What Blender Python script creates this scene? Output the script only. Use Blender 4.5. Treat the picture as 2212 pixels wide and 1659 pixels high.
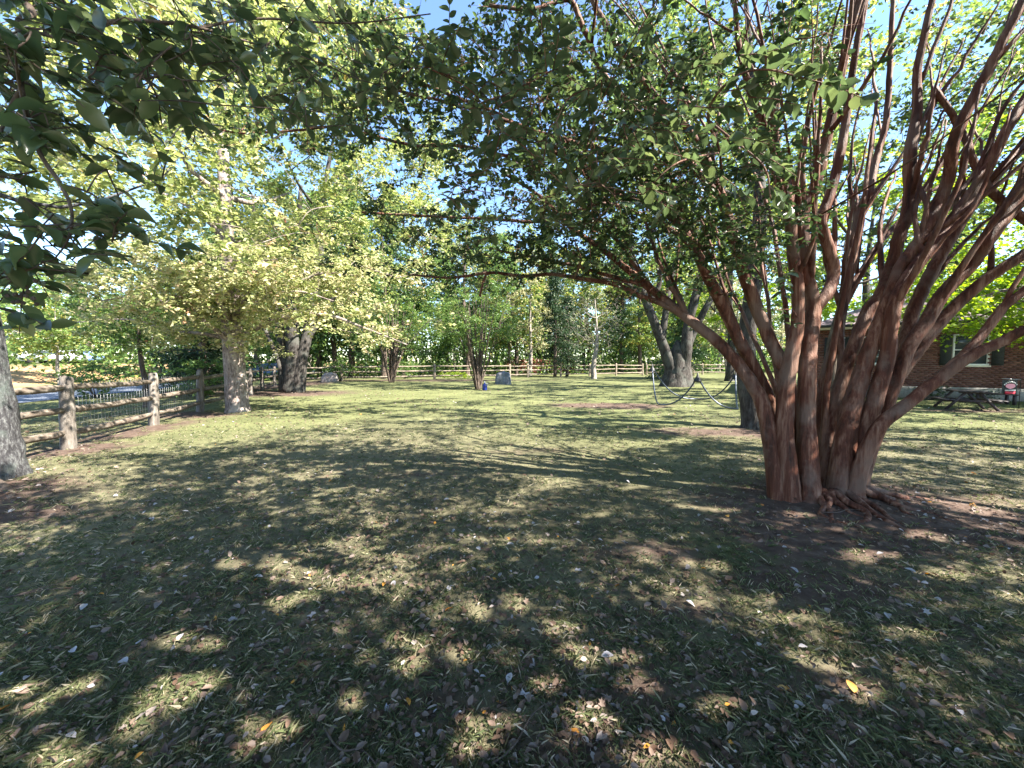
import bpy, math, random
import numpy as np
from mathutils import Vector, Matrix

# ------------------------------------------------------------------ camera, world, sun, exposure
scene = bpy.context.scene
for o in list(bpy.data.objects):
    bpy.data.objects.remove(o)
COL = scene.collection
RNG = np.random.default_rng(7)
CAM_Z = 1.55
PITCH = math.atan(49.5 / 829.0)
cam_data = bpy.data.cameras.new('camera')
cam_data.sensor_width = 36.0
cam_data.lens = 829.0 / 2212.0 * 36.0
cam_data.clip_start = 0.05
cam_data.clip_end = 2000
cam = bpy.data.objects.new('camera', cam_data)
COL.objects.link(cam)
cam.location = (0, 0, CAM_Z)
cam.rotation_euler = (math.radians(90) - PITCH, 0, 0)
scene.camera = cam

SUN_AZ = math.radians(113)          # clockwise from +Y
SUN_EL = math.radians(45)
TOSUN = Vector((math.sin(SUN_AZ) * math.cos(SUN_EL), math.cos(SUN_AZ) * math.cos(SUN_EL), math.sin(SUN_EL)))
world = bpy.data.worlds.new('World')
scene.world = world
world.use_nodes = True
wn = world.node_tree
sky = wn.nodes.new('ShaderNodeTexSky')
sky.sky_type = 'NISHITA'
sky.sun_disc = False
sky.sun_elevation = SUN_EL
sky.sun_rotation = SUN_AZ
sky.air_density = 1.0
sky.dust_density = 0.1
sky.ozone_density = 4.0
bg = wn.nodes['Background']
bg.inputs['Strength'].default_value = 0.084
wn.links.new(sky.outputs['Color'], bg.inputs['Color'])
sd = bpy.data.lights.new('sun', 'SUN')
sd.energy = 5.0
sd.angle = math.radians(0.5)
sd.color = (1.0, 0.93, 0.82)
so = bpy.data.objects.new('sun', sd)
COL.objects.link(so)
so.rotation_euler = TOSUN.to_track_quat('Z', 'Y').to_euler()
so.location = (20, -3, 20)
vs = scene.view_settings
vs.view_transform = 'Standard'
vs.look = 'None'
vs.exposure = 2.6
vs.gamma = 1.0
vs.use_curve_mapping = False
scene.cycles.max_bounces = 7
scene.cycles.diffuse_bounces = 3
scene.cycles.glossy_bounces = 2
scene.cycles.transmission_bounces = 5
scene.cycles.use_denoising = True

# ------------------------------------------------------------------ geometry helpers
def ray(u, v):
    x = (u - 1106.0) / 829.0
    y = (829.5 - v) / 829.0
    c, s = math.cos(PITCH), math.sin(PITCH)
    return np.array([x, c + s * y, -s + c * y])

def W(u, v, d):
    r = ray(u, v)
    return np.array([0, 0, CAM_Z]) + r * (d / r[1])

def G(u, v, z=0.0):
    r = ray(u, v)
    return np.array([0, 0, CAM_Z]) + r * ((z - CAM_Z) / r[2])

def sstep(a, b, x):
    t = np.clip((x - a) / (b - a), 0, 1)
    return t * t * (3 - 2 * t)

def lane(x, y):
    return x + 0.22 * (y - 14.0)

def H(x, y):
    x = np.asarray(x, float); y = np.asarray(y, float)
    lx = lane(x, y)
    h = 1.35 * (1 - sstep(-36, -25.5, lx))
    h = h - 0.10 * sstep(-11.5, -14, lx) * (1 - sstep(-24, -26, lx) * 0)
    h = np.where(lx < -11.5, h, h * 1.0)
    h = h + 0.14 * np.exp(-((x - 9.6) ** 2 + (y - 22.5) ** 2) / 5.0)
    h = h + 0.10 * np.exp(-((x - 3.6) ** 2 + (y - 4.5) ** 2) / 0.9)
    h = h + 0.10 * np.exp(-((x + 6.2) ** 2 + (y - 4.5) ** 2) / 1.2)
    h = h + 0.012 * np.sin(x * 2.1 + 1.3 * np.sin(y * 1.3)) * np.cos(y * 1.7 + x * .4)
    h = h + 0.02 * np.sin(x * 0.6 + 2) * np.cos(y * 0.45)
    return h

def hz(x, y):
    return float(H(x, y))

def make_mesh(name, V, tris=None, quads=None, tint=None, smooth=False):
    V = np.asarray(V, np.float32)
    me = bpy.data.meshes.new(name)
    nt = 0 if tris is None else len(tris)
    nq = 0 if quads is None else len(quads)
    loops = []
    if nt: loops.append(np.asarray(tris, np.int32).ravel())
    if nq: loops.append(np.asarray(quads, np.int32).ravel())
    loops = np.concatenate(loops)
    me.vertices.add(len(V)); me.vertices.foreach_set('co', V.ravel())
    me.loops.add(len(loops)); me.loops.foreach_set('vertex_index', loops)
    me.polygons.add(nt + nq)
    ls = np.concatenate([np.arange(nt) * 3, nt * 3 + np.arange(nq) * 4]).astype(np.int32)
    me.polygons.foreach_set('loop_start', ls)
    if smooth:
        me.polygons.foreach_set('use_smooth', np.ones(nt + nq, bool))
    me.update(calc_edges=True)
    if tint is not None:
        a = me.attributes.new('tint', 'FLOAT', 'FACE')
        a.data.foreach_set('value', np.asarray(tint, np.float32))
    return me

class MB:
    """collects pieces in world coordinates and links them as one mesh object"""
    def __init__(s):
        s.V = []; s.T = []; s.Q = []; s.tt = []; s.tq = []; s.n = 0
    def add(s, V, tris=None, quads=None, tint=0.5):
        V = np.asarray(V, float)
        if tris is not None and len(tris):
            tris = np.asarray(tris, int); s.T.append(tris + s.n)
            s.tt.append(np.broadcast_to(tint, len(tris)) if np.ndim(tint) == 0 else np.asarray(tint))
        if quads is not None and len(quads):
            quads = np.asarray(quads, int); s.Q.append(quads + s.n)
            s.tq.append(np.broadcast_to(tint, len(quads)) if np.ndim(tint) == 0 else np.asarray(tint))
        s.V.append(V); s.n += len(V)
    def box(s, c, size, R=None, tint=0.5, taper=None):
        x, y, z = np.asarray(size) / 2.0
        P = np.array([[-x,-y,-z],[x,-y,-z],[x,y,-z],[-x,y,-z],[-x,-y,z],[x,-y,z],[x,y,z],[-x,y,z]])
        if taper is not None: P[4:, :2] *= taper
        if R is not None: P = P @ np.asarray(R).T
        s.add(P + np.asarray(c), quads=[[0,3,2,1],[4,5,6,7],[0,1,5,4],[1,2,6,5],[2,3,7,6],[3,0,4,7]], tint=tint)
    def beam(s, a, b, w, h, tint=0.5, up=(0, 0, 1)):
        a = np.asarray(a, float); b = np.asarray(b, float)
        d = b - a; L = np.linalg.norm(d); d /= L
        sd_ = np.cross(d, up); sd_ /= np.linalg.norm(sd_)
        n = np.cross(sd_, d)
        R = np.stack([d, sd_, n], 1)
        s.box((a + b) / 2, (L, w, h), R, tint)
    def tube(s, P, r, k=8, lump=0.0, cap=True, tint=0.5, flute=0.0, rng=RNG):
        P = np.asarray(P, float); r = np.asarray(r, float); n = len(P)
        t = np.gradient(P, axis=0); t /= np.linalg.norm(t, axis=1)[:, None] + 1e-9
        ref = np.array([0, 0, 1.0]) if abs(t[0][2]) < .9 else np.array([1.0, 0, 0])
        a = np.cross(t[0], ref); a /= np.linalg.norm(a)
        A = np.zeros((n, 3))
        for i in range(n):
            a = a - t[i] * (a @ t[i]); a /= np.linalg.norm(a) + 1e-9
            A[i] = a
        B = np.cross(t, A)
        th = np.arange(k) / k * 2 * math.pi
        rr = np.repeat(r[:, None], k, 1)
        if flute > 0:
            ph = rng.uniform(0, 6.28, 3)
            f = (np.sin(3 * th + ph[0]) * .5 + np.sin(5 * th + ph[1]) * .35 + np.sin(8 * th + ph[2]) * .2)
            sh = np.linspace(0, 2.2, n)[:, None]
            f = (np.sin(3 * th[None] + ph[0] + sh) * .5 + np.sin(5 * th[None] + ph[1] - sh) * .35 + np.sin(8 * th[None] + ph[2] + sh * 2) * .2)
            rr = rr * (1 + flute * f)
        if lump > 0:
            rr = rr * (1 + lump * rng.uniform(-1, 1, (n, k)))
        V = P[:, None] + rr[..., None] * (np.cos(th)[None, :, None] * A[:, None] + np.sin(th)[None, :, None] * B[:, None])
        V = V.reshape(-1, 3)
        i, j = np.meshgrid(np.arange(n - 1), np.arange(k), indexing='ij')
        j2 = (j + 1) % k
        Q = np.stack([i * k + j, i * k + j2, (i + 1) * k + j2, (i + 1) * k + j], -1).reshape(-1, 4)
        tr = None
        if cap:
            V = np.vstack([V, P[:1], P[-1:]])
            jj = np.arange(k); e = (n - 1) * k
            tr = np.concatenate([np.stack([np.full(k, n * k), (jj + 1) % k, jj], 1), np.stack([np.full(k, n * k + 1), e + jj, e + (jj + 1) % k], 1)])
        s.add(V, tr, Q, tint)
    def lathe(s, c, prof, k=16, tint=0.5):
        th = np.arange(k) / k * 2 * math.pi
        V = []
        for r, z in prof: V.append(np.stack([c[0] + r * np.cos(th), c[1] + r * np.sin(th), np.full(k, c[2] + z)], 1))
        n = len(prof); V = np.concatenate(V)
        i, j = np.meshgrid(np.arange(n - 1), np.arange(k), indexing='ij'); j2 = (j + 1) % k
        Q = np.stack([i * k + j, i * k + j2, (i + 1) * k + j2, (i + 1) * k + j], -1).reshape(-1, 4)
        s.add(V, None, Q, tint)
    def build(s, name, mat, parent=None, smooth=False):
        V = np.concatenate(s.V)
        if parent is not None: V = V - np.array(parent['_o'])
        T = np.concatenate(s.T) if s.T else None
        Q = np.concatenate(s.Q) if s.Q else None
        tint = np.concatenate(s.tt + s.tq)
        me = make_mesh(name, V, T, Q, tint, smooth)
        me.materials.append(mat)
        o = bpy.data.objects.new(name, me); COL.objects.link(o)
        if parent is not None: o.parent = parent
        return o

def cr(P, m):
    """Catmull-Rom resampling with m points per span"""
    P = np.asarray(P, float)
    if len(P) < 3:
        t = np.linspace(0, 1, m + 1)[:, None]
        return P[0] * (1 - t) + P[-1] * t
    E = np.vstack([2 * P[0] - P[1], P, 2 * P[-1] - P[-2]])
    out = []
    for i in range(1, len(E) - 2):
        t = np.linspace(0, 1, m, endpoint=False)[:, None]
        a, b, c, d = E[i - 1], E[i], E[i + 1], E[i + 2]
        out.append(.5 * ((2 * b) + (-a + c) * t + (2 * a - 5 * b + 4 * c - d) * t ** 2 + (-a + 3 * b - 3 * c + d) * t ** 3))
    out.append(P[-1:])
    return np.concatenate(out)

def thing(name, label, cat, loc, group=None):
    o = bpy.data.objects.new(name, None); COL.objects.link(o)
    o.location = tuple(float(x) for x in loc)
    o['_o'] = [float(x) for x in loc]
    o.empty_display_size = 0.2
    o['label'] = label; o['category'] = cat
    if group: o['group'] = group
    return o

def tag(o, label, cat, group=None, kind=None):
    if label: o['label'] = label
    if cat: o['category'] = cat
    if group: o['group'] = group
    if kind: o['kind'] = kind
    return o

def copy_tree(o, parent=None, loc=None, rotz=None, scale=None, label=None, group=None):
    c = o.copy(); COL.objects.link(c)
    if parent is not None: c.parent = parent
    if loc is not None: c.location = loc
    if rotz is not None: c.rotation_euler = (0, 0, rotz)
    if scale is not None: c.scale = scale
    if label: c['label'] = label
    if group: c['group'] = group
    for ch in list(o.children): copy_tree(ch, c)
    return c

# ------------------------------------------------------------------ materials
def nodes(name):
    m = bpy.data.materials.new(name); m.use_nodes = True
    return m, m.node_tree.nodes, m.node_tree.links, m.node_tree.nodes['Principled BSDF']

def ramp(N, stops):
    r = N.new('ShaderNodeValToRGB')
    el = r.color_ramp.elements
    while len(el) < len(stops): el.new(0.5)
    for e, (p, c) in zip(el, stops):
        e.position = p; e.color = (*c, 1)
    return r

def noise(N, L, scale, detail=4, vec=None, rough=.6, stretch=None, coord='Object'):
    tc = N.new('ShaderNodeTexCoord')
    src = tc.outputs[coord]
    if stretch is not None:
        mp = N.new('ShaderNodeMapping'); mp.inputs['Scale'].default_value = stretch
        L.new(src, mp.inputs['Vector']); src = mp.outputs['Vector']
    n = N.new('ShaderNodeTexNoise'); n.inputs['Scale'].default_value = scale
    n.inputs['Detail'].default_value = detail; n.inputs['Roughness'].default_value = rough
    L.new(src, n.inputs['Vector'])
    return n

def mat_plain(name, c1, c2=None, scale=8, rough=.7, bump=0.0, metal=0, stretch=None, spec=.4):
    m, N, L, b = nodes(name)
    c2 = c2 or tuple(x * .75 for x in c1)
    n = noise(N, L, scale, 5, stretch=stretch)
    r = ramp(N, [(.3, c2), (.7, c1)])
    L.new(n.outputs['Fac'], r.inputs[0]); L.new(r.outputs[0], b.inputs['Base Color'])
    b.inputs['Roughness'].default_value = rough; b.inputs['Metallic'].default_value = metal
    b.inputs['Specular IOR Level'].default_value = spec
    if bump:
        bp = N.new('ShaderNodeBump'); bp.inputs['Strength'].default_value = bump; bp.inputs['Distance'].default_value = .02
        L.new(n.outputs['Fac'], bp.inputs['Height']); L.new(bp.outputs[0], b.inputs['Normal'])
    return m

def mat_bark(name, dark, mid, light, scale=9, stretch=(1, 1, .16), bump=.8, patch=None, rough=.85):
    m, N, L, b = nodes(name)
    n = noise(N, L, scale, 8, stretch=stretch, rough=.7)
    r = ramp(N, [(.32, dark), (.5, mid), (.68, light)])
    L.new(n.outputs['Fac'], r.inputs[0])
    n2 = noise(N, L, 2.2, 5, rough=.6)
    r2 = ramp(N, [(.50, (0, 0, 0)), (.62, (1, 1, 1))])
    L.new(n2.outputs['Fac'], r2.inputs[0])
    mx = N.new('ShaderNodeMixRGB'); mx.inputs[2].default_value = (*(patch or light), 1)
    ml = N.new('ShaderNodeMath'); ml.operation = 'MULTIPLY'; ml.inputs[1].default_value = .75 if patch else .3
    L.new(r2.outputs[0], ml.inputs[0]); L.new(ml.outputs[0], mx.inputs[0])
    L.new(r.outputs[0], mx.inputs[1]); L.new(mx.outputs[0], b.inputs['Base Color'])
    b.inputs['Roughness'].default_value = rough
    b.inputs['Specular IOR Level'].default_value = .25
    bp = N.new('ShaderNodeBump'); bp.inputs['Strength'].default_value = bump; bp.inputs['Distance'].default_value = .03
    L.new(n.outputs['Fac'], bp.inputs['Height']); L.new(bp.outputs[0], b.inputs['Normal'])
    return m

def mat_leaf(name, stops, trans=.4, gloss=.35, rough=.42, veins=False):
    m, N, L, b = nodes(name)
    at = N.new('ShaderNodeAttribute'); at.attribute_name = 'tint'
    r = ramp(N, stops)
    L.new(at.outputs['Fac'], r.inputs[0])
    L.new(r.outputs[0], b.inputs['Base Color'])
    b.inputs['Roughness'].default_value = rough
    b.inputs['Specular IOR Level'].default_value = gloss
    tr = N.new('ShaderNodeBsdfTranslucent')
    hs = N.new('ShaderNodeHueSaturation'); hs.inputs['Saturation'].default_value = 1.1; hs.inputs['Value'].default_value = 1.7
    hs.inputs['Hue'].default_value = .485
    L.new(r.outputs[0], hs.inputs['Color']); L.new(hs.outputs[0], tr.inputs['Color'])
    mx = N.new('ShaderNodeMixShader'); mx.inputs[0].default_value = trans
    L.new(b.outputs[0], mx.inputs[1]); L.new(tr.outputs[0], mx.inputs[2])
    out = N['Material Output']
    L.new(mx.outputs[0], out.inputs['Surface'])
    return m

M = {}
M['leaf_dark'] = mat_leaf('glossy_dark_leaf', [(0, (.022, .040, .018)), (.45, (.045, .080, .030)), (.8, (.085, .13, .04)), (.96, (.14, .18, .05)), (1, (.20, .17, .05))], .42, .5, .36)
M['leaf_near'] = mat_leaf('near_leaf', [(0, (.035, .055, .026)), (.5, (.065, .10, .042)), (.85, (.11, .14, .055)), (1, (.16, .17, .06))], .42, 1.0, .27)
M['leaf_green'] = mat_leaf('green_leaf', [(0, (.04, .08, .025)), (.5, (.09, .16, .045)), (.85, (.18, .25, .07)), (1, (.36, .32, .09))], .42)
M['leaf_gold'] = mat_leaf('yellowing_leaf', [(0, (.06, .10, .03)), (.35, (.17, .22, .07)), (.6, (.33, .36, .14)), (.85, (.48, .45, .23)), (1, (.50, .33, .16))], .38)
M['leaf_orange'] = mat_leaf('orange_tinged_leaf', [(0, (.10, .14, .04)), (.3, (.24, .28, .11)), (.6, (.43, .42, .24)), (.85, (.52, .41, .27)), (1, (.46, .24, .14))], .34)
M['leaf_lime'] = mat_leaf('lime_leaf', [(0, (.08, .15, .02)), (.5, (.17, .27, .03)), (.85, (.30, .36, .05)), (1, (.42, .36, .06))], .5)
M['needle'] = mat_leaf('evergreen_needle', [(0, (.015, .035, .018)), (.6, (.03, .065, .025)), (1, (.08, .12, .04))], .15)
M['needle_light'] = mat_leaf('pine_needle', [(0, (.03, .07, .03)), (.6, (.06, .12, .045)), (1, (.12, .18, .06))], .25)
M['leaf_red'] = mat_leaf('red_shrub_leaf', [(0, (.12, .04, .03)), (.6, (.24, .09, .07)), (1, (.35, .24, .12))], .35)
M['leaf_grey'] = mat_leaf('pale_twiggy_leaf', [(0, (.16, .18, .09)), (.6, (.34, .34, .19)), (1, (.5, .44, .3))], .35)
M['bark_red'] = mat_bark('smooth_red_bark', (.022, .008, .004), (.105, .034, .018), (.28, .16, .11), 14, (1, 1, .07), 1.0, (.16, .105, .08), .62)
M['bark_grey'] = mat_bark('grey_bark', (.012, .010, .009), (.04, .035, .032), (.11, .10, .092), 16, (1, 1, .2), 1.0, (.08, .083, .074))
M['bark_lichen'] = mat_bark('lichen_bark', (.012, .011, .013), (.05, .049, .052), (.17, .175, .175), 26, (1, 1, .5), 1.0, (.09, .11, .10))
M['bark_pink'] = mat_bark('flaky_pinkish_bark', (.05, .035, .032), (.19, .15, .135), (.38, .33, .30), 22, (1, 1, .3), 1.0, (.36, .32, .29))
M['bark_brown'] = mat_bark('brown_bark', (.03, .022, .018), (.08, .06, .048), (.16, .125, .10), 12, (1, 1, .2), 1.0)
M['bark_pale'] = mat_bark('pale_bark', (.13, .11, .09), (.25, .22, .19), (.37, .33, .29), 12, (1, 1, .3), .5)
M['wood'] = mat_bark('weathered_fence_wood', (.045, .036, .030), (.125, .108, .093), (.27, .245, .22), 10, (1, 1, .22), .8)
M['wood_rail'] = mat_bark('weathered_rail_wood', (.045, .033, .026), (.12, .095, .075), (.25, .22, .185), 9, (.5, .5, 2.0), .8)
M['wood_pale'] = mat_bark('pale_fence_wood', (.09, .07, .05), (.19, .155, .12), (.3, .26, .2), 9, (1, 1, .6), .5)
M['wood_dark'] = mat_plain('dark_stained_wood', (.055, .04, .042), (.025, .018, .02), 20, .6, .3, stretch=(1, 1, 6))
M['stone'] = mat_bark('grey_rock', (.06, .07, .09), (.13, .145, .17), (.25, .26, .28), 5, (1, 1, .6), 1.0, (.2, .2, .23))
M['stone_pale'] = mat_bark('pale_rock', (.16, .13, .12), (.3, .25, .23), (.45, .4, .37), 6, (1, 1, 1), 1.0)
M['brick'] = None
M['tube'] = mat_plain('blue_grey_tube', (.07, .085, .115), (.04, .05, .07), 30, .35, 0, .5)
M['black'] = mat_plain('black_plastic', (.02, .02, .022), (.012, .012, .014), 30, .5)
M['blue'] = mat_plain('blue_plastic', (.015, .03, .22), (.012, .025, .16), 20, .35)
M['white'] = mat_plain('white_paint', (.78, .78, .76), (.68, .68, .66), 12, .5)
M['cream'] = mat_plain('cream_paint', (.68, .63, .52), (.58, .53, .44), 12, .6)
M['mortar'] = mat_plain('mortar', (.34, .29, .26), (.24, .2, .18), 40, .9)
M['concrete'] = mat_plain('concrete_block', (.3, .28, .26), (.18, .17, .16), 14, .9, .3)
M['glass'] = mat_plain('window_glass', (.05, .06, .07), (.03, .04, .045), 3, .08, 0, 0, None, .8)
M['shutter'] = mat_plain('dark_shutter', (.03, .035, .035), (.02, .022, .022), 20, .6)
M['metal'] = mat_plain('grey_metal', (.4, .4, .41), (.3, .3, .3), 20, .4, 0, .6)
M['red_cloth'] = mat_plain('red_cloth', (.5, .03, .06), (.38, .02, .04), 20, .8)
M['pink_cloth'] = mat_plain('pink_cloth', (.72, .32, .36), (.6, .22, .27), 25, .8)
M['dark_cloth'] = mat_plain('dark_cloth', (.035, .04, .035), (.02, .022, .02), 25, .85)
M['white_cloth'] = mat_plain('white_cloth', (.7, .66, .64), (.6, .55, .52), 25, .85)
M['car_blue'] = mat_plain('blue_car_paint', (.14, .22, .4), (.12, .19, .36), 3, .25)
M['car_white'] = mat_plain('white_car_paint', (.75, .76, .78), (.7, .71, .73), 3, .25)
M['rubber'] = mat_plain('rubber', (.02, .02, .02), (.015, .015, .015), 20, .8)

def mat_tinted(name, stops, scale=30, rough=.85, bump=.3):
    m, N, L, b = nodes(name)
    at = N.new('ShaderNodeAttribute'); at.attribute_name = 'tint'
    oi = N.new('ShaderNodeObjectInfo')
    ad = N.new('ShaderNodeMath'); ad.operation = 'ADD'
    n = noise(N, L, scale, 4)
    ma = N.new('ShaderNodeMath'); ma.operation = 'MULTIPLY_ADD'; ma.inputs[1].default_value = .5; ma.inputs[2].default_value = -.25
    L.new(n.outputs['Fac'], ma.inputs[0])
    L.new(ma.outputs[0], ad.inputs[0]); L.new(at.outputs['Fac'], ad.inputs[1])
    r = ramp(N, stops); L.new(ad.outputs[0], r.inputs[0]); L.new(r.outputs[0], b.inputs['Base Color'])
    b.inputs['Roughness'].default_value = rough
    bp = N.new('ShaderNodeBump'); bp.inputs['Strength'].default_value = bump; bp.inputs['Distance'].default_value = .01
    L.new(n.outputs['Fac'], bp.inputs['Height']); L.new(bp.outputs[0], b.inputs['Normal'])
    return m
M['brick'] = mat_tinted('red_brick', [(0, (.065, .024, .018)), (.5, (.115, .042, .031)), (1, (.18, .08, .06))])
M['shingle'] = mat_tinted('mauve_shingle', [(0, (.17, .125, .14)), (.5, (.24, .18, .195)), (1, (.31, .245, .26))])
M['litter'] = mat_leaf('dry_leaf', [(0, (.05, .028, .018)), (.3, (.11, .07, .05)), (.6, (.19, .145, .12)), (.8, (.29, .26, .25)), (.92, (.42, .40, .42)), (.96, (.5, .26, .04)), (1, (.45, .14, .04))], .12, .3, .6)
M['grass'] = mat_leaf('lawn_grass', [(0, (.055, .07, .036)), (.35, (.085, .105, .045)), (.6, (.16, .168, .085)), (.8, (.34, .29, .20)), (1, (.52, .44, .33))], .28, .2, .6)
M['twig'] = mat_plain('twig', (.12, .085, .065), (.06, .04, .03), 20, .8)

# ------------------------------------------------------------------ ground
DIRT = [  # x, y, rx, ry, strength
    (3.7, 3.9, 1.5, .75, 1.0), (4.7, 3.5, 1.3, .6, .8), (2.6, 3.3, .9, .5, .7), (-6.2, 4.1, 1.1, .7, .75), (-5.1, 3.8, 1.0, .3, .6),
    (3.4, 13.4, 2.0, .8, .9), (5.6, 8.2, 1.3, .7, .8), (-9.2, 10.9, 1.6, .8, .55), (-8.3, 8.4, .7, 2.0, .55), (-11.0, 18.5, 3.0, 1.8, .8), (-7.6, 6.6, .7, .6, .8),
    (1.55, 1.75, .3, .15, .5), (.55, 1.7, .3, .15, .5), (1.1, 2.3, .3, .15, .4), (-.3, 1.65, .3, .12, .45), (2.2, 2.6, .8, .3, .5), (1.1, 3.0, .7, .25, .4), (.3, 1.45, .4, .15, .5),
    (8.2, 2.9, 1.2, .4, .4), (4.2, 8.3, 1.4, .7, .5), (0.2, 6.6, 1.2, .3, .3), (-1.4, 5.2, 1.2, .3, .25), (14.6, 12, 2.5, .6, .5), (-8, 31, 12, 1.8, .5), (-15, 25, 2.5, 6, .7)]
def dirt_mask(x, y):
    m = np.zeros_like(x)
    for (cx, cy, rx, ry, s_) in DIRT:
        m = np.maximum(m, s_ * np.exp(-(((x - cx) / rx) ** 2 + ((y - cy) / ry) ** 2)))
    return m
def build_ground():
    def axis(lo, hi, c, fine, growth):
        out = [c]; st = fine
        while out[-1] < hi: out.append(out[-1] + st); st *= growth
        up = out; out = [c]; st = fine
        while out[-1] > lo: out.append(out[-1] - st); st *= growth
        return np.array(sorted(set(up + out)))
    xs = axis(-420, 420, 0.0, .11, 1.03); ys = axis(-60, 600, 3.0, .11, 1.03)
    X, Y = np.meshgrid(xs, ys)
    Z = H(X, Y) + RNG.normal(0, .004, X.shape)
    V = np.stack([X, Y, Z], -1).reshape(-1, 3)
    ny, nx = X.shape
    i, j = np.meshgrid(np.arange(ny - 1), np.arange(nx - 1), indexing='ij')
    Q = np.stack([i * nx + j, i * nx + j + 1, (i + 1) * nx + j + 1, (i + 1) * nx + j], -1).reshape(-1, 4)
    me = make_mesh('ground', V, None, Q, None, True)
    a = me.attributes.new('dirt', 'FLOAT', 'POINT'); a.data.foreach_set('value', dirt_mask(X, Y).ravel().astype(np.float32))
    a = me.attributes.new('lush', 'FLOAT', 'POINT'); a.data.foreach_set('value', (sstep(4.0, 12.0, Y + 1.5 * np.sin(X * .7)) * .42 + .10 + .5 * np.exp(-((X - 1.9) / .45) ** 2 - ((Y - 3.05) / .3) ** 2)).ravel().astype(np.float32))
    lx = lane(X, Y)
    bank = np.exp(-((lx + 33) / 2.5) ** 2) * sstep(12, 20, Y) + .9 * np.exp(-((lx + 29) / 1.5) ** 2)
    a = me.attributes.new('bank', 'FLOAT', 'POINT'); a.data.foreach_set('value', bank.ravel().astype(np.float32))
    m, N, L, b = nodes('lawn_ground')
    n1 = noise(N, L, .55, 5, rough=.65); n2 = noise(N, L, 7, 6, rough=.7); n3 = noise(N, L, 60, 4, rough=.7)
    g = ramp(N, [(.25, (.042, .034, .027)), (.45, (.094, .080, .056)), (.6, (.155, .138, .092)), (.78, (.27, .23, .17))])
    mA = N.new('ShaderNodeMath'); mA.operation = 'MULTIPLY_ADD'; mA.inputs[1].default_value = .5
    mB = N.new('ShaderNodeMath'); mB.operation = 'MULTIPLY'; mB.inputs[1].default_value = .28
    L.new(n3.outputs['Fac'], mB.inputs[0])
    mC = N.new('ShaderNodeMath'); mC.operation = 'MULTIPLY_ADD'; mC.inputs[1].default_value = .35
    L.new(n2.outputs['Fac'], mC.inputs[0]); L.new(mB.outputs[0], mC.inputs[2])
    L.new(n1.outputs['Fac'], mA.inputs[0]); L.new(mC.outputs[0], mA.inputs[2])
    sb = N.new('ShaderNodeMath'); sb.operation = 'SUBTRACT'; sb.inputs[1].default_value = .06
    L.new(mA.outputs[0], sb.inputs[0]); L.new(sb.outputs[0], g.inputs[0])
    gl = ramp(N, [(.25, (.036, .052, .016)), (.45, (.085, .115, .032)), (.6, (.14, .175, .052)), (.78, (.24, .25, .10))])
    L.new(sb.outputs[0], gl.inputs[0]); al = N.new('ShaderNodeAttribute'); al.attribute_name = 'lush'
    gm = N.new('ShaderNodeMixRGB'); L.new(al.outputs['Fac'], gm.inputs[0]); L.new(g.outputs[0], gm.inputs[1]); L.new(gl.outputs[0], gm.inputs[2]); g = gm
    d = ramp(N, [(.3, (.05, .032, .026)), (.55, (.098, .070, .056)), (.75, (.18, .14, .115))])
    L.new(n2.outputs['Fac'], d.inputs[0])
    at = N.new('ShaderNodeAttribute'); at.attribute_name = 'dirt'
    n4 = noise(N, L, 1.7, 6, rough=.7)
    add = N.new('ShaderNodeMath'); add.operation = 'ADD'
    mu = N.new('ShaderNodeMath'); mu.operation = 'MULTIPLY_ADD'; mu.inputs[1].default_value = 1.0; mu.inputs[2].default_value = -.42
    L.new(n4.outputs['Fac'], mu.inputs[0]); L.new(mu.outputs[0], add.inputs[0]); L.new(at.outputs['Fac'], add.inputs[1])
    dr = ramp(N, [(.22, (0, 0, 0)), (.5, (1, 1, 1))]); L.new(add.outputs[0], dr.inputs[0])
    mx = N.new('ShaderNodeMixRGB'); L.new(dr.outputs[0], mx.inputs[0]); L.new(g.outputs[0], mx.inputs[1]); L.new(d.outputs[0], mx.inputs[2])
    at2 = N.new('ShaderNodeAttribute'); at2.attribute_name = 'bank'
    mx2 = N.new('ShaderNodeMixRGB'); mx2.inputs[2].default_value = (.42, .26, .14, 1)
    L.new(at2.outputs['Fac'], mx2.inputs[0]); L.new(mx.outputs[0], mx2.inputs[1]); L.new(mx2.outputs[0], b.inputs['Base Color'])
    b.inputs['Roughness'].default_value = .95; b.inputs['Specular IOR Level'].default_value = .1
    bp = N.new('ShaderNodeBump'); bp.inputs['Strength'].default_value = .9; bp.inputs['Distance'].default_value = .03
    L.new(mC.outputs[0], bp.inputs['Height']); L.new(bp.outputs[0], b.inputs['Normal'])
    me.materials.append(m)
    o = bpy.data.objects.new('ground', me); COL.objects.link(o); o['kind'] = 'structure'; o['label'] = 'leaf strewn lawn with thin patches of red soil under the trees'
build_ground()

def strip(name, l0, l1, dz, mat, y0=-40, y1=160):
    ys = np.linspace(y0, y1, 120); mb = MB()
    rows = []
    for t in np.linspace(0, 1, 5):
        lx = l0 + (l1 - l0) * t
        x = lx - .22 * (ys - 14)
        rows.append(np.stack([x, ys, H(x, ys) + dz], 1))
    V = np.concatenate(rows); n = len(ys)
    i, j = np.meshgrid(np.arange(4), np.arange(n - 1), indexing='ij')
    Q = np.stack([i * n + j, i * n + j + 1, (i + 1) * n + j + 1, (i + 1) * n + j], -1).reshape(-1, 4)
    mb.add(V, None, Q); o = mb.build(name, mat); o['kind'] = 'structure'; return o
M['asphalt'] = mat_plain('blue_grey_asphalt', (.13, .15, .19), (.09, .105, .135), 4, .85, .1)
strip('road', -23.6, -19.0, .03, M['asphalt'])

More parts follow.
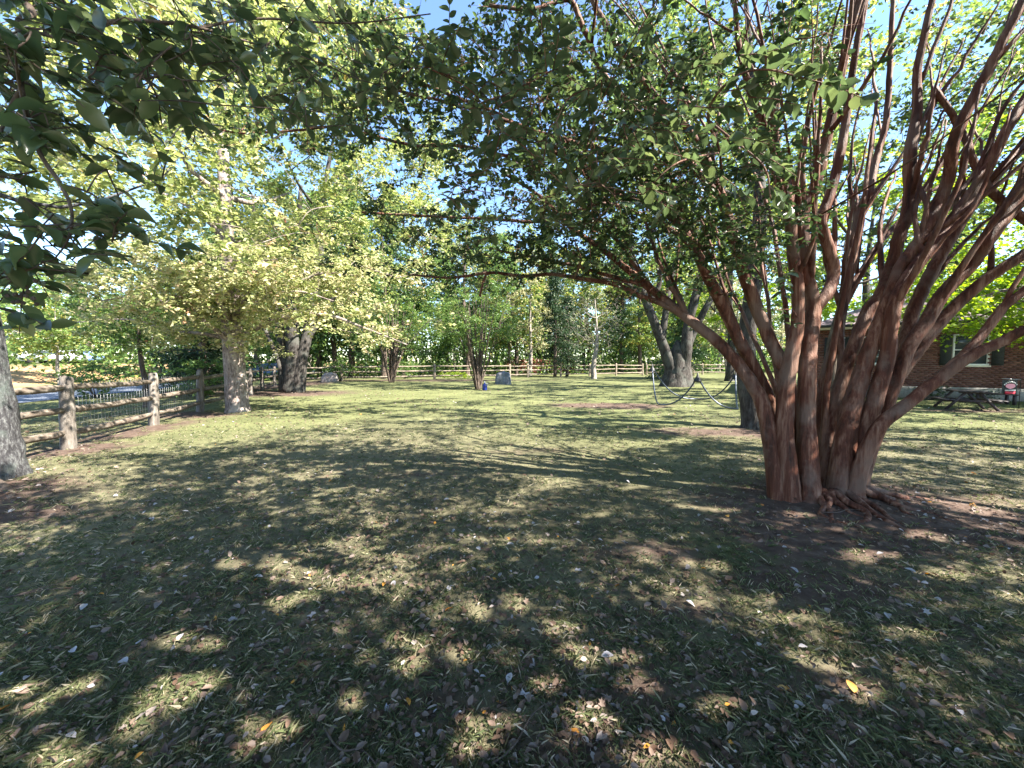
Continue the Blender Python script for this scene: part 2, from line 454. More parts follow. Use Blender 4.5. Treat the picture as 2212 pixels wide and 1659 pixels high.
# ------------------------------------------------------------------ leaves
def T_rhomb():
    V = np.array([[0, 0, 0], [.45, .5, .10], [1, 0, -.06], [.45, -.5, .10]])
    return V, np.array([[0, 2, 1], [0, 3, 2]])
def T_hex():
    V = np.array([[0, 0, 0], [.30, .46, .10], [.68, .38, .06], [1, 0, -.12], [.68, -.38, .06], [.30, -.46, .10]])
    return V, np.array([[0, 2, 1], [0, 3, 2], [0, 4, 3], [0, 5, 4]])
def T_lobed():
    V = np.array([[0, 0, 0], [.15, .5, .05], [.38, .22, .04], [.72, .46, .02], [.66, .14, .02], [1.05, 0, -.1], [.66, -.14, .02], [.72, -.46, .02], [.38, -.22, .04], [.15, -.5, .05]])
    return V, np.array([[0, 2, 1], [0, 4, 2], [2, 4, 3], [0, 5, 4], [0, 6, 5], [0, 8, 6], [6, 8, 7], [0, 9, 8]])
def T_fine():
    ts = [0, .12, .3, .5, .72, .9, 1.0]; ws = [0, .26, .44, .5, .38, .16, 0]
    V = []; 
    for t, w in zip(ts, ws):
        z = -.22 * t * t
        V += [[t, w, z + .18 * w], [t, 0, z - .02], [t, -w, z + .18 * w]]
    F = []
    for i in range(len(ts) - 1):
        a = i * 3; b = a + 3
        F += [[a, a + 1, b + 1], [a, b + 1, b], [a + 1, a + 2, b + 2], [a + 1, b + 2, b + 1]]
    return np.array(V), np.array(F)

def frames(dirs, nrm):
    d = dirs / (np.linalg.norm(dirs, axis=1)[:, None] + 1e-9)
    s_ = np.cross(nrm, d); s_ /= np.linalg.norm(s_, axis=1)[:, None] + 1e-9
    n = np.cross(d, s_)
    return d, s_, n

def leaf_batch(mb, P, dirs, nrm, L, Wd, tint, tmpl):
    V0, F0 = tmpl
    d, s_, n = frames(dirs, nrm)
    N_ = len(P); k = len(V0)
    L = np.broadcast_to(L, N_)[:, None, None]; Wd = np.broadcast_to(Wd, N_)[:, None, None]
    V = P[:, None] + V0[None, :, 0, None] * L * d[:, None] + V0[None, :, 1, None] * Wd * s_[:, None] + V0[None, :, 2, None] * L * n[:, None]
    F = F0[None] + (np.arange(N_) * k)[:, None, None]
    mb.add(V.reshape(-1, 3), F.reshape(-1, 3), None, np.repeat(tint, len(F0)))

def rnd_dirs(n, rng, up=0.0, flat=1.0):
    v = rng.normal(size=(n, 3)); v[:, 2] = v[:, 2] * flat + up
    return v / (np.linalg.norm(v, axis=1)[:, None] + 1e-9)

# ------------------------------------------------------------------ tree growth
class Tree:
    def __init__(s, seed):
        s.rng = np.random.default_rng(seed); s.mb = MB(); s.nodes = []; s.nr = []
        s.tips = []
    def path(s, P, r, k=8, m=5, lump=.04, flute=0, tips=False, wob=0.0, mb=None, cap=True):
        P = np.asarray(P, float); r = np.asarray(r, float)
        Q = cr(P, m); rr = np.interp(np.linspace(0, 1, len(Q)), np.linspace(0, 1, len(r)), r)
        if wob:
            w = s.rng.normal(0, wob, Q.shape); w[0] = 0; Q = Q + w
        (mb or s.mb).tube(Q, rr, k, lump, cap, flute=flute, rng=s.rng)
        s.nodes += list(Q); s.nr += list(rr)
        return Q, rr
    def attach(s, target, r_end=.004, k=5, sag=.08, frac=.5, maxr=.6):
        A = np.array(s.nodes); R = np.array(s.nr)
        D = target - A
        dist = np.linalg.norm(D, axis=1)
        cost = dist + np.where(D[:, 2] < 0.1 * dist, .6 * dist, 0) + 0.0
        i = int(np.argmin(cost)); a = A[i]; L_ = dist[i]
        if L_ < 1e-3: return
        r0 = min(R[i] * .7, max(r_end * 1.3, L_ * .016)); r0 = max(r0, r_end)
        side = s.rng.normal(0, 1, 3) * L_ * .10
        mid = a + D[i] * .5 + side + np.array([0, 0, sag * L_])
        Q = cr(np.array([a, mid, target]), 3)
        rr = np.linspace(r0, r_end, len(Q))
        s.mb.tube(Q, rr, k, 0, True, rng=s.rng)
        s.nodes += list(Q[2:]); s.nr += list(rr[2:])
        s.tips.append(target)

def ellipsoid_pts(n, c, r, rng, shell=.55, zmin=None):
    v = rng.normal(size=(n, 3)); v /= np.linalg.norm(v, axis=1)[:, None]
    rad = rng.uniform(shell ** 3, 1, n) ** (1 / 3)
    P = np.asarray(c) + v * rad[:, None] * np.asarray(r)
    if zmin is not None: P[:, 2] = np.maximum(P[:, 2], zmin + rng.uniform(0, .6, n))
    return P

LIT = []
LRN = random.Random(77)
def lit_uv(u, v, su, sv):
    if v > 1400: su *= 1.3; sv *= 1.3
    g = G(u, v); g2 = G(u, v + sv); g3 = G(u + su, v)
    rx, ry = abs(g3[0] - g[0]), max(abs(g2[1] - g[1]), .06)
    for q_ in range(4 if rx > .1 else 2):
        a_ = LRN.uniform(0, 6.28); k_ = LRN.uniform(.25, .85); f_ = LRN.uniform(.34, .6)
        LIT.append((g[0] + rx * k_ * math.cos(a_), g[1] + ry * k_ * math.sin(a_), max(rx * f_, .05), max(ry * f_, .05)))
for q in [(430,1470,85,50),(300,1540,60,40),(620,1300,50,22),(90,1510,70,35),(420,1390,70,20),(650,1180,60,12),(500,1215,40,12),(1060,1100,34,8),(1030,1000,130,16),(830,1000,50,9),(690,1027,60,11),(540,1040,50,7),
          (890,1410,55,38),(960,1425,30,24),(1070,1310,60,28),(1220,1360,35,16),(1310,1430,60,34),(1370,1460,40,24),(1230,1570,85,50),(1060,1590,70,40),(1560,1540,50,28),(1400,1640,90,28),(960,1225,35,12),(1520,1225,45,22),(1640,1300,40,14),
          (1690,1335,70,15),(1890,1200,60,13),(1960,1365,60,10),(1850,1500,50,16),(2190,1290,40,18),(2130,1090,110,28),(1720,1110,40,14),(1530,1100,60,9),(1490,1290,40,16),(560,1590,50,28),(160,1640,60,30),(1990,1160,50,10),(2060,1240,60,14),(760,1510,30,18),(1180,1480,30,14),(1290,1110,30,7),(1750,1430,40,14)]:
    lit_uv(*q)
for (u0, v0, d0) in [(1650, 110, 1.75), (1700, 150, 1.75), (1760, 165, 1.7), (1830, 195, 1.7), (1600, 190, 1.8), (1550, 225, 1.85), (1480, 250, 1.9), (1610, 300, 1.9), (1490, 340, 2.0), (1420, 420, 2.1)]:
    p_ = W(u0, v0, d0); k_ = p_[2] / TOSUN.z
    LIT.append((p_[0] - TOSUN.x * k_, p_[1] - TOSUN.y * k_, .30, .26))
def lit_mask(P):
    """holes cut in the crowns so sun patches land at set spots: True for leaves standing in a gap towards the sun"""
    k = P[:, 2] / TOSUN.z
    x = P[:, 0] - TOSUN.x * k; y = P[:, 1] - TOSUN.y * k
    m = np.zeros(len(P))
    w = (np.sin(x * 1.9 + 2.1 * np.sin(y * 1.1) + 1) * .5 + np.sin(y * 5.2 + 1.6 * np.sin(x * .9) + x * .3) * .8 + np.sin(x * 4.3 - y * 3.1 + 2 * np.sin(x * 1.3)) * .45 + np.sin(x * 9.1 + 3 * np.sin(y * 6)) * .55 + .8 * np.sin(x * 21 + 3 * np.sin(y * 9)) * np.sin(y * 24 + 2 * np.sin(x * 8)))
    th = np.interp(y, [0, 4.0, 4.6, 6, 8, 10, 13, 16, 24], [3, 3, 1.35, 1.2, .8, .5, .4, .3, .2])
    th = th + np.where((x < -2) & (y > 19), .6, 0) + np.where((x > 6) & (y < 8), -.55, 0)
    m = (w > th) & (x > -13) & (x < 20) & (y > 0) & (y < 36)
    g_ = G(513, 888)
    m |= (np.hypot(x - g_[0] + .9, y - g_[1] - .4) < 1.5) & (np.sin(x * 9 + 2 * np.sin(y * 8)) * np.sin(y * 11 + 2 * np.sin(x * 7)) > -.25)
    for (cx, cy, rx, ry) in LIT:
        wob = .5 * np.sin(x * 17 + 2.5 * np.sin(y * 13 + cx)) * np.sin(y * 21 + 2.5 * np.sin(x * 11 + cy))
        m |= (((x - cx) / rx) ** 2 + ((y - cy) / ry) ** 2 < 1 + wob)
    return m
def crown_leaves(mb, tips, n, rng, spread, L, ratio=.6, tmpl=None, up=.5, tsig=.18, tmean=.45, cull=True, twigs=None, per=9):
    """leaves stand along short shoots that fan out from every twig tip"""
    tips = np.asarray(tips); nt = len(tips)
    ns = max(nt, n // per)
    ti = rng.integers(0, nt, ns)
    sdir = rnd_dirs(ns, rng, -.05, .45)
    slen = spread * rng.uniform(.8, 2.3, ns)
    org = tips[ti] + rng.normal(0, 1, (ns, 3)) * spread * np.array([.45, .45, .3])
    ct = rng.normal(0, .13, ns)
    idx = rng.integers(0, ns, n)
    t = rng.uniform(0, 1, n)
    P = org[idx] + sdir[idx] * (t * slen[idx])[:, None] + np.array([0, 0, -.18]) * (t ** 2 * slen[idx])[:, None]
    P = P + rng.normal(0, 1, (n, 3)) * L * .18
    side = np.cross(sdir[idx], [0, 0, 1.0]); side /= np.linalg.norm(side, axis=1)[:, None] + 1e-6
    sg = np.where(rng.uniform(0, 1, n) < .5, 1, -1)[:, None]
    di = sdir[idx] * rng.uniform(.2, .8, (n, 1)) + side * sg * rng.uniform(.4, 1.1, (n, 1)) + rng.normal(0, .3, (n, 3)) + np.array([0, 0, -.15])
    nr = rnd_dirs(n, rng, up * 2.2)
    Ls = L * rng.uniform(.55, 1.25, n)
    tint = np.clip(rng.normal(tmean, tsig * .75, n) + ct[idx], 0, .999)
    if cull:
        dn = di / (np.linalg.norm(di, axis=1)[:, None] + 1e-9) * Ls[:, None]
        keep = ~(lit_mask(P + dn * .5) & (rng.uniform(0, 1, n) < .997))  # leaves cut away to let the placed sun patches through
        P, nr, di, Ls, tint = P[keep], nr[keep], di[keep], Ls[keep], tint[keep]
    leaf_batch(mb, P, di, nr, Ls, Ls * ratio, tint, tmpl or T_rhomb())
    if twigs is not None:
        k = min(ns, 9000); a0 = tips[ti[:k]]; m0 = org[:k]; e0 = org[:k] + sdir[:k] * slen[:k, None] + np.array([0, 0, -.18]) * slen[:k, None]
        w = np.array([[0, 0, .0016], [.0014, 0, -.0009], [-.0014, 0, -.0009]])
        V = np.concatenate([(a0[:, None] + w).reshape(-1, 3), (m0[:, None] + w).reshape(-1, 3), (e0[:, None] + w * .6).reshape(-1, 3)])
        i = np.arange(k)[:, None]; Q = []
        for lv in (0, 1):
            for q in range(3):
                r = (q + 1) % 3; o1 = lv * 3 * k; o2 = (lv + 1) * 3 * k
                Q.append(np.concatenate([o1 + i * 3 + q, o1 + i * 3 + r, o2 + i * 3 + r, o2 + i * 3 + q], 1))
        twigs.add(V, None, np.concatenate(Q))

def auto_tree(name, label, cat, base, h, clear, cr_r, trunk_r, leaf_mat, bark, nl=30000, leafL=.12, seed=1, limbs=12, subs=110, group=None,
              lean=(0, 0), crown_c=None, spread=.35, tmean=.45, tsig=.18, shell=.5, forks=None, tmpl=None, up=.5, crown_name='crown', ratio=.62, limb_part=False, zr=None, flare=1.9, cull=True):
    T = Tree(seed); rng = T.rng
    bx, by = base; bz = hz(bx, by)
    root = thing(name, label, cat, (bx, by, bz), group)
    B = np.array([bx, by, bz - .15])
    top = B + np.array([lean[0], lean[1], h * .86])
    if forks is None:
        pts = [B, B + [0, 0, .35], B + (top - B) * .2 + rng.normal(0, .03 * h * .2, 3) * [1, 1, 0], B + (top - B) * .5 + rng.normal(0, .05 * h * .3, 3) * [1, 1, 0], top]
        T.path(pts, [trunk_r * flare, trunk_r * 1.15, trunk_r, trunk_r * .62, trunk_r * .12], 14, 7, .05, .07)
    else:
        for f in forks: T.path(f[0], f[1], 12, 6, .03, .08)
    c = np.array(crown_c) if crown_c is not None else B + np.array([lean[0], lean[1], (clear + h) / 2])
    r = np.array([cr_r, cr_r, zr if zr else (h - clear) / 2])
    tg = ellipsoid_pts(limbs, c, r * .62, rng, .6)
    tg = tg[np.argsort(tg[:, 2])]
    for p in tg:
        A = np.array(T.nodes[:]); R = np.array(T.nr[:])
        D = p - A; dist = np.linalg.norm(D, axis=1)
        hd = np.linalg.norm(D[:, :2], axis=1)
        cost = dist + np.where(D[:, 2] < .45 * hd, 2.0 * hd, 0) + np.where(A[:, 2] - bz < clear * .75, 3.0, 0) + np.where(R < trunk_r * .12, 5, 0)
        i = int(np.argmin(cost)); a = A[i]
        r0 = min(R[i] * .6, trunk_r * .45)
        mid = a + D[i] * .5 + rng.normal(0, .06, 3) * dist[i] + [0, 0, -.04 * dist[i]]
        T.path([a, mid, p], [r0, r0 * .6, r0 * .22], 7, 5, .03)
    for p in ellipsoid_pts(subs, c, r, rng, shell):
        T.attach(p, trunk_r * .018 + .003)
    T.mb.build('trunk', bark, root, True)
    if nl:
        L = MB()
        tips = np.array(T.tips)
        crown_leaves(L, tips, nl, rng, spread, leafL, ratio, tmpl, up, tsig, tmean, cull)
        o = L.build(crown_name, leaf_mat, root); o['kind'] = 'stuff'
    return root, T

# ---- the big crape myrtle on the right
MYR = thing('crape_myrtle', 'large crape myrtle with many smooth red brown stems fanning from one base', 'tree', (3.45, 4.35, hz(3.45, 4.35)))
S = [
 [(1678,1066,4.15,32),(1656,908,4.25,24),(1624,830,4.35,19),(1558,748,4.5,15),(1476,681,4.7,13),(1396,617,4.9,10),(1319,553,5.0,8),(1228,486,5.1,6),(1169,426,5.1,4.5),(1080,370,5.1,3)],
 [(1698,1062,4.4,28),(1672,900,4.5,24),(1630,800,4.5,19),(1575,690,4.5,16),(1530,600,4.4,14),(1480,500,4.3,11),(1400,400,4.2,9),(1310,330,4.1,7),(1180,290,4.0,5),(1000,230,3.9,4),(830,190,3.9,3)],
 [(1704,1074,4.1,38),(1694,950,4.15,29),(1697,840,4.2,25),(1706,780,4.2,21),(1722,700,4.2,16),(1722,620,4.2,15),(1712,540,4.2,14),(1700,430,4.1,13),(1690,370,4.1,12),(1640,250,4.0,9),(1600,120,3.9,7),(1580,-60,3.7,5)],
 [(1698,800,4.25,18),(1658,720,4.4,18),(1618,620,4.5,17),(1586,520,4.5,15),(1556,420,4.5,12),(1500,298,4.4,10),(1407,199,4.3,9),(1348,119,4.2,8),(1280,0,4.1,7),(1240,-120,4.0,5)],
 [(1560,430,4.5,9),(1440,300,4.3,8),(1316,179,4.1,8),(1260,60,3.9,7),(1228,0,3.8,6),(1150,20,3.7,5),(1050,10,3.6,4)],
 [(1748,1080,4.05,38),(1742,920,4.15,28),(1744,800,4.2,25),(1748,740,4.25,22),(1757,660,4.3,20),(1742,590,4.3,15),(1738,517,4.3,14),(1735,458,4.3,14),(1762,398,4.3,14),(1790,279,4.2,12),(1822,131,4.1,10),(1850,0,4.0,8),(1860,-120,3.9,6)],
 [(1757,670,4.32,15),(1788,632,4.35,16),(1801,590,4.4,15),(1790,537,4.4,14),(1774,478,4.4,13),(1794,418,4.4,12),(1814,338,4.4,11),(1830,239,4.4,9),(1850,100,4.3,7),(1880,-60,4.2,5)],
 [(1772,1000,4.6,22),(1774,889,4.65,14),(1782,815,4.7,13),(1810,723,4.75,12),(1823,641,4.8,12),(1842,557,4.85,12),(1858,458,4.9,11),(1876,418,4.9,10),(1894,338,5.0,8),(1914,259,5.0,7),(1925,100,5.0,6),(1930,-60,4.9,4)],
 [(1824,636,4.8,9),(1869,575,4.9,8),(1891,538,5.0,7),(1933,489,5.1,6),(1990,430,5.2,4),(2060,380,5.3,3)],
 [(1790,1068,4.3,36),(1792,930,4.4,22),(1828,797,4.45,16),(1869,686,4.5,16),(1906,630,4.5,16),(1932,560,4.5,15),(1941,517,4.5,15),(1966,438,4.5,15),(1965,338,4.5,14),(1981,239,4.5,11),(1981,159,4.5,9),(2000,60,4.4,8),(2030,-80,4.3,6)],
 [(1812,1074,4.1,42),(1828,930,4.15,32),(1858,815,4.2,24),(1890,723,4.2,20),(1922,640,4.2,18),(1950,570,4.2,16),(2001,497,4.2,15),(2045,398,4.2,14),(2061,298,4.1,13),(2120,179,4.0,12),(2180,60,3.9,10),(2240,-60,3.8,8)],
 [(1838,1070,4.05,36),(1862,960,4.1,27),(1888,870,4.1,23),(1916,778,4.1,20),(1924,704,4.1,19),(1940,640,4.1,17),(1980,575,4.1,16),(2010,537,4.1,16),(2070,460,4.1,14),(2120,390,4.1,13),(2170,290,4.0,11),(2222,200,4.0,9),(2290,100,3.9,7)],
 [(1850,1058,4.25,30),(1894,907,4.35,22),(1940,797,4.4,19),(1969,686,4.5,16),(2000,612,4.5,15),(2040,537,4.5,14),(2095,450,4.5,13),(2160,370,4.5,12),(2240,290,4.5,10),(2330,190,4.4,8)],
 [(1860,1040,4.2,24),(1910,889,4.2,18),(1958,760,4.2,18),(2000,697,4.2,18),(2040,630,4.2,17),(2095,575,4.2,16),(2135,520,4.1,15),(2190,440,4.1,14),(2240,360,4.0,12),(2350,220,3.9,9)],
 [(1935,820,4.3,14),(1998,735,4.3,15),(2054,670,4.3,15),(2128,604,4.2,14),(2212,549,4.1,13),(2320,480,4.0,10)],
 [(1848,1058,4.0,26),(1872,974,3.95,20),(1902,919,3.9,18),(1961,871,3.85,16),(2028,819,3.8,15),(2091,774,3.7,14),(2165,737,3.6,13),(2215,712,3.5,12),(2330,665,3.4,10)],
 [(2015,826,3.82,12),(2091,758,3.8,12),(2128,715,3.8,11),(2165,667,3.75,11),(2212,628,3.7,10),(2320,540,3.6,8)],
 [(2250,500,4.1,12),(2130,400,4.3,10),(2080,290,4.4,8),(2020,190,4.4,7)],
 [(1476,681,4.7,8),(1422,653,4.8,8),(1383,640,4.85,7),(1332,615,4.9,7),(1255,602,5.0,6),(1191,592,5.1,5),(1126,597,5.2,5),(1060,589,5.2,4),(971,600,5.3,3.5),(882,593,5.3,2.5)],
 [(1396,617,4.9,7),(1358,607,4.95,6),(1293,589,5.0,5),(1242,574,5.1,4),(1152,556,5.1,3.5),(1075,540,5.2,2.5)],
 [(1060,589,5.2,4),(1048,598,5.18,3.5),(1036,640,5.15,3)],
 [(1630,800,4.5,9),(1560,640,4.9,8),(1480,520,5.2,7),(1400,470,5.4,6),(1300,440,5.5,5),(1180,478,5.5,4.5),(1050,472,5.5,4),(900,466,5.5,3.5),(780,458,5.4,3)],
 [(1480,500,4.3,8),(1380,330,4.4,7),(1260,300,4.5,6),(1130,340,4.6,5),(1000,316,4.6,4),(880,312,4.6,4),(736,275,4.5,3.5),(640,282,4.4,3),(517,287,4.3,2.5),(400,262,4.2,2)],
 [(1540,560,4.4,8),(1420,450,4.6,7),(1300,400,4.7,6),(1100,260,4.5,5),(960,200,4.3,4),(820,150,4.2,3)],
]
mt = Tree(11)
M_STEM = M['bark_red']
def W3(u, v, d): return W(u, v, d)
for si, st in enumerate(S):
    P = [W(u, v, d) for (u, v, d, r) in st]
    R = [r * (.78 - .17 * min(max(r - 13, 0) / 16, 1)) * d / 829.0 for (u, v, d, r) in st]
    if P[0][2] < .25:
        P = [P[0] * [1, 1, 0] + [0, 0, -.05]] + [P[0] + [0, 0, .06]] + P[1:]
        R = [R[0] * 1.35, R[0] * 1.05, R[0] * .9] + R[2:] if False else [R[0] * 1.3, R[0] * 1.0] + R[1:]
    mb = MB()
    big = max(R) > .05
    mt.path(P, R, 18 if big else 8, 7 if big else 5, .014, .085 if big else .03, wob=.0025, mb=mb)
    o = mb.build('stem', M_STEM, MYR, True)
# additional thinner stems, rising behind and beside
for q in range(5):
    rg = mt.rng
    ang = rg.uniform(-.2, 2.6); 
    # fan: mostly rightward, backward and toward the camera
    b = np.array([3.55, 4.45, .1]) + np.array([rg.uniform(-.3, .35), rg.uniform(-.1, .35), 0])
    dx = math.cos(ang) * rg.uniform(.8, 3.2); dy = math.sin(ang) * rg.uniform(.8, 2.6)
    if dx < 0 and dy < 0: dy = abs(dy)
    hh = rg.uniform(4.6, 6.4)
    P = [b, b + [dx * .12, dy * .12, hh * .25], b + [dx * .38 + rg.normal(0, .12), dy * .38 + rg.normal(0, .12), hh * .55], b + [dx * .7 + rg.normal(0, .15), dy * .7 + rg.normal(0, .15), hh * .8], b + [dx, dy, hh]]
    r0 = rg.uniform(.025, .04)
    mb = MB(); mt.path(P, [r0 * 1.2, r0, r0 * .7, r0 * .45, r0 * .2], 8, 6, .03, .05, wob=.008, mb=mb); mb.build('stem', M_STEM, MYR, True)
for q in range(110):   # thin upper branches
    rg = mt.rng
    A = np.array(mt.nodes); Rr = np.array(mt.nr)
    ok = np.where((A[:, 2] > 2.0) & (A[:, 2] < 4.8) & (Rr > .02) & (A[:, 0] > 1.6))[0]
    i = rg.choice(ok); a = A[i]
    out = a - np.array([3.5, 4.4, 0]); out[2] = 0; out /= np.linalg.norm(out) + .1
    L_ = rg.uniform(1.2, 2.8)
    e = a + out * L_ * rg.uniform(.2, .7) + [rg.normal(0, .3), rg.normal(0, .3), L_ * .85]
    m_ = (a + e) / 2 + rg.normal(0, .1, 3)
    r0 = Rr[i] * .55
    mt.path([a, m_, e], [r0, r0 * .6, r0 * .25], 6, 6, .02, wob=.006)
CC = np.array([3.7, 4.3, 4.6])
rg = mt.rng
tg = ellipsoid_pts(700, CC, (4.3, 4.4, 2.7), rg, .72)
tg = tg[tg[:, 2] > 2.6]
tg = tg[(np.linalg.norm(tg - [0, 0, 1.55], axis=1) > 1.9)]
tu = 1106 + 829 * tg[:, 0] / np.maximum(tg[:, 1], .05); tv = 780 - 829 * (tg[:, 2] - 1.55) / np.maximum(tg[:, 1], .05)
tg = tg[~((tg[:, 1] > .3) & (tu > 1850) & (tu < 2500) & (tv > -120) & (tg[:, 1] < 5.2) & (rg.uniform(0, 1, len(tg)) < .93))]
for p in tg: mt.attach(p, .0035, 4)
# low left side of the crown: hangs over the lawn in the middle of the picture
def blob_targets(blobs, rng):
    out = []
    for (u, v, su, sv, d0, d1, n) in blobs:
        for _ in range(n):
            out.append(W(u + rng.normal(0, su), v + rng.normal(0, sv), rng.uniform(d0, d1)))
    return out
nb = len(mt.tips)
for st in S[-6:] + S[-2:]:
    P_ = cr([W(u, v, d) for (u, v, d, r) in st], 4)
    for q in P_[4:]:
        if rg.uniform() < .8: mt.attach(q + rg.normal(0, 1, 3) * [.22, .22, .12] + [0, 0, .05], .0025, 4)
lowb = [(1150, 120, 140, 70, 3.0, 5.0, 60), (1350, 120, 120, 70, 3.2, 5.2, 30), (1250, 270, 130, 60, 3.0, 5.0, 70), (1050, 300, 120, 60, 3.2, 5.2, 45), (1430, 330, 90, 80, 3.2, 5.0, 60),
        (1350, 430, 90, 60, 3.4, 5.2, 55), (1200, 420, 110, 40, 3.6, 5.4, 40), (1500, 500, 60, 50, 3.2, 4.6, 34), (1400, 560, 80, 35, 4, 5.4, 28), (1220, 555, 120, 26, 4.6, 5.6, 16), (1030, 545, 120, 24, 4.8, 5.6, 18), (900, 575, 60, 20, 5, 5.6, 10),
        (900, 200, 120, 60, 3.2, 4.6, 40), (760, 250, 120, 40, 3.4, 4.6, 24), (1560, 300, 70, 110, 3.4, 4.8, 40), (1600, 480, 40, 60, 3.4, 4.2, 16), (1640, 420, 60, 90, 3.2, 4.0, 20), (1560, 100, 120, 60, 3.5, 5, 16), (760, 120, 110, 70, 3.2, 4.6, 28), (1120, 500, 120, 30, 4.2, 5.6, 34), (930, 470, 100, 30, 4.6, 5.6, 20), (760, 520, 80, 30, 5, 5.8, 14), (1300, 500, 90, 40, 4, 5.4, 30), (1000, 80, 150, 50, 3.2, 4.6, 34), (1760, 60, 120, 50, 4.2, 5.6, 24)]
for p in blob_targets(lowb, rg):
    if p[2] > .9: mt.attach(p, .003, 4)
tips = np.array(mt.tips)
L = MB()
TW = MB(); crown_leaves(L, tips[:nb], 40000, rg, .15, .066, .52, T_hex(), .5, .2, .45, twigs=TW)
crown_leaves(L, tips[nb:], 32000, rg, .13, .062, .55, T_hex(), .6, .2, .42, twigs=TW)
mt.mb.Q += [q + mt.mb.n for q in TW.Q]; mt.mb.V += TW.V; mt.mb.tq += TW.tq; mt.mb.n += TW.n
mt.mb.build('branches', M_STEM, MYR, True)
o = L.build('foliage', M['leaf_dark'], MYR); o['kind'] = 'stuff'
# surface roots
for q in range(15):
    a = rg.uniform(0, 6.28) if q > 10 else rg.uniform(-2.3, -.1)
    b = np.array([3.5, 4.3]) + np.array([math.cos(a) * .45, math.sin(a) * .28])
    P = []; R = []
    Lr = rg.uniform(.35, 1.0); cur = a
    for t in np.linspace(0, 1, 6):
        p = b + np.array([math.cos(cur), math.sin(cur)]) * Lr * t
        cur += rg.normal(0, .25)
        rr_ = .036 * (1 - t) ** .8 + .005
        P.append([p[0], p[1], hz(p[0], p[1]) + (.10 * (1 - t) ** 3) - rr_ * .35 - .01 * t]); R.append(rr_)
    mb = MB(); mb.tube(cr(P, 4), np.interp(np.linspace(0, 1, 21), np.linspace(0, 1, 6), R), 8, .06, flute=.05, rng=rg); mb.build('root', M_STEM, MYR, True)

for (lb, bb, cc, rr, nl, sd_) in [('crape myrtle at the right of the lawn casting the foreground shade', (4.2, -1.8), (3.0, -.9, 5.7), (6.2, 4.3, 2.2), 80000, 201),
                                  ('second shade myrtle to the right of the big red stemmed one', (9.2, 1.6), (8.9, 1.5, 5.2), (3.8, 3.2, 2.4), 30000, 202)]:
    T2 = Tree(sd_); rt = thing('crape_myrtle', lb, 'tree', (bb[0], bb[1], 0))
    for q in range(8):
        a = T2.rng.uniform(0, 6.28); rq = T2.rng.uniform(.8, 2.4)
        T2.path([(bb[0] + .1 * math.cos(a), bb[1] + .1 * math.sin(a), -.1), (bb[0] + rq * .3 * math.cos(a), bb[1] + rq * .3 * math.sin(a), 1.6), (bb[0] + rq * .7 * math.cos(a), bb[1] + rq * .7 * math.sin(a), 3.6), (bb[0] + rq * math.cos(a), bb[1] + rq * math.sin(a), 5.6)], [.10, .08, .06, .02], 9, 6, .03)
    for p in ellipsoid_pts(330, cc, rr, T2.rng, .5): T2.attach(p, .002, 4)
    if sd_ == 201:
        for q in range(230):      # boughs added to this crown along sun rays to shade the near lawn
            gx, gy = [(T2.rng.uniform(-2.6, 2.6), T2.rng.uniform(1.25, 2.2)), (T2.rng.uniform(-1.2, 1.6), T2.rng.uniform(1.2, 1.7)), (T2.rng.uniform(-4, -1), T2.rng.uniform(1.8, 3.4)), (T2.rng.uniform(1.5, 4.5), T2.rng.uniform(2.2, 4.2))][q % 4]
            k_ = T2.rng.uniform(3.7, 6.6); T2.attach(np.array([gx + TOSUN.x * k_ / TOSUN.z, gy + TOSUN.y * k_ / TOSUN.z, k_]), .002, 4)
    T2.mb.build('stems', M_STEM, rt, True)
    L = MB(); crown_leaves(L, np.array(T2.tips), nl, T2.rng, .26, .09, .55, T_rhomb(), .8)
    o = L.build('foliage', M['leaf_dark'], rt); o['kind'] = 'stuff'
# ---- fine near leaves as single objects
fine = T_fine()
def leaf_meshes(prefix, mat, tints):
    out = []
    for iq, t in enumerate(tints):
        V_ = fine[0].copy(); V_[:, 2] = V_[:, 2] * [1.0, .4, 1.9, .7, 1.4, -.6][iq] + [.0, .25, .1, .5, -.2, .3][iq] * V_[:, 1] ** 2 * 1.6 + .03 * np.sin(V_[:, 0] * 9 + iq)
        me = make_mesh(prefix, V_ * [1, [.56, .5, .62, .52, .6, .47][iq], 1], fine[1], None, np.full(len(fine[1]), t), True)
        me.materials.append(mat); out.append(me)
    return out
NEAR = leaf_meshes('leaf', M['leaf_near'], [.1, .25, .4, .5, .62, .75])
def place_leaf(me, parent, p, d, n, Ls):
    d, s_, n = frames(np.array([d]), np.array([n]))
    Mx = Matrix(((d[0][0] * Ls, s_[0][0] * Ls, n[0][0] * Ls, p[0]), (d[0][1] * Ls, s_[0][1] * Ls, n[0][1] * Ls, p[1]), (d[0][2] * Ls, s_[0][2] * Ls, n[0][2] * Ls, p[2]), (0, 0, 0, 1)))
    o = bpy.data.objects.new('leaf', me); COL.objects.link(o); o.parent = parent
    o.matrix_local = Matrix.Translation(Vector([-x for x in parent['_o']])) @ Mx
    return o
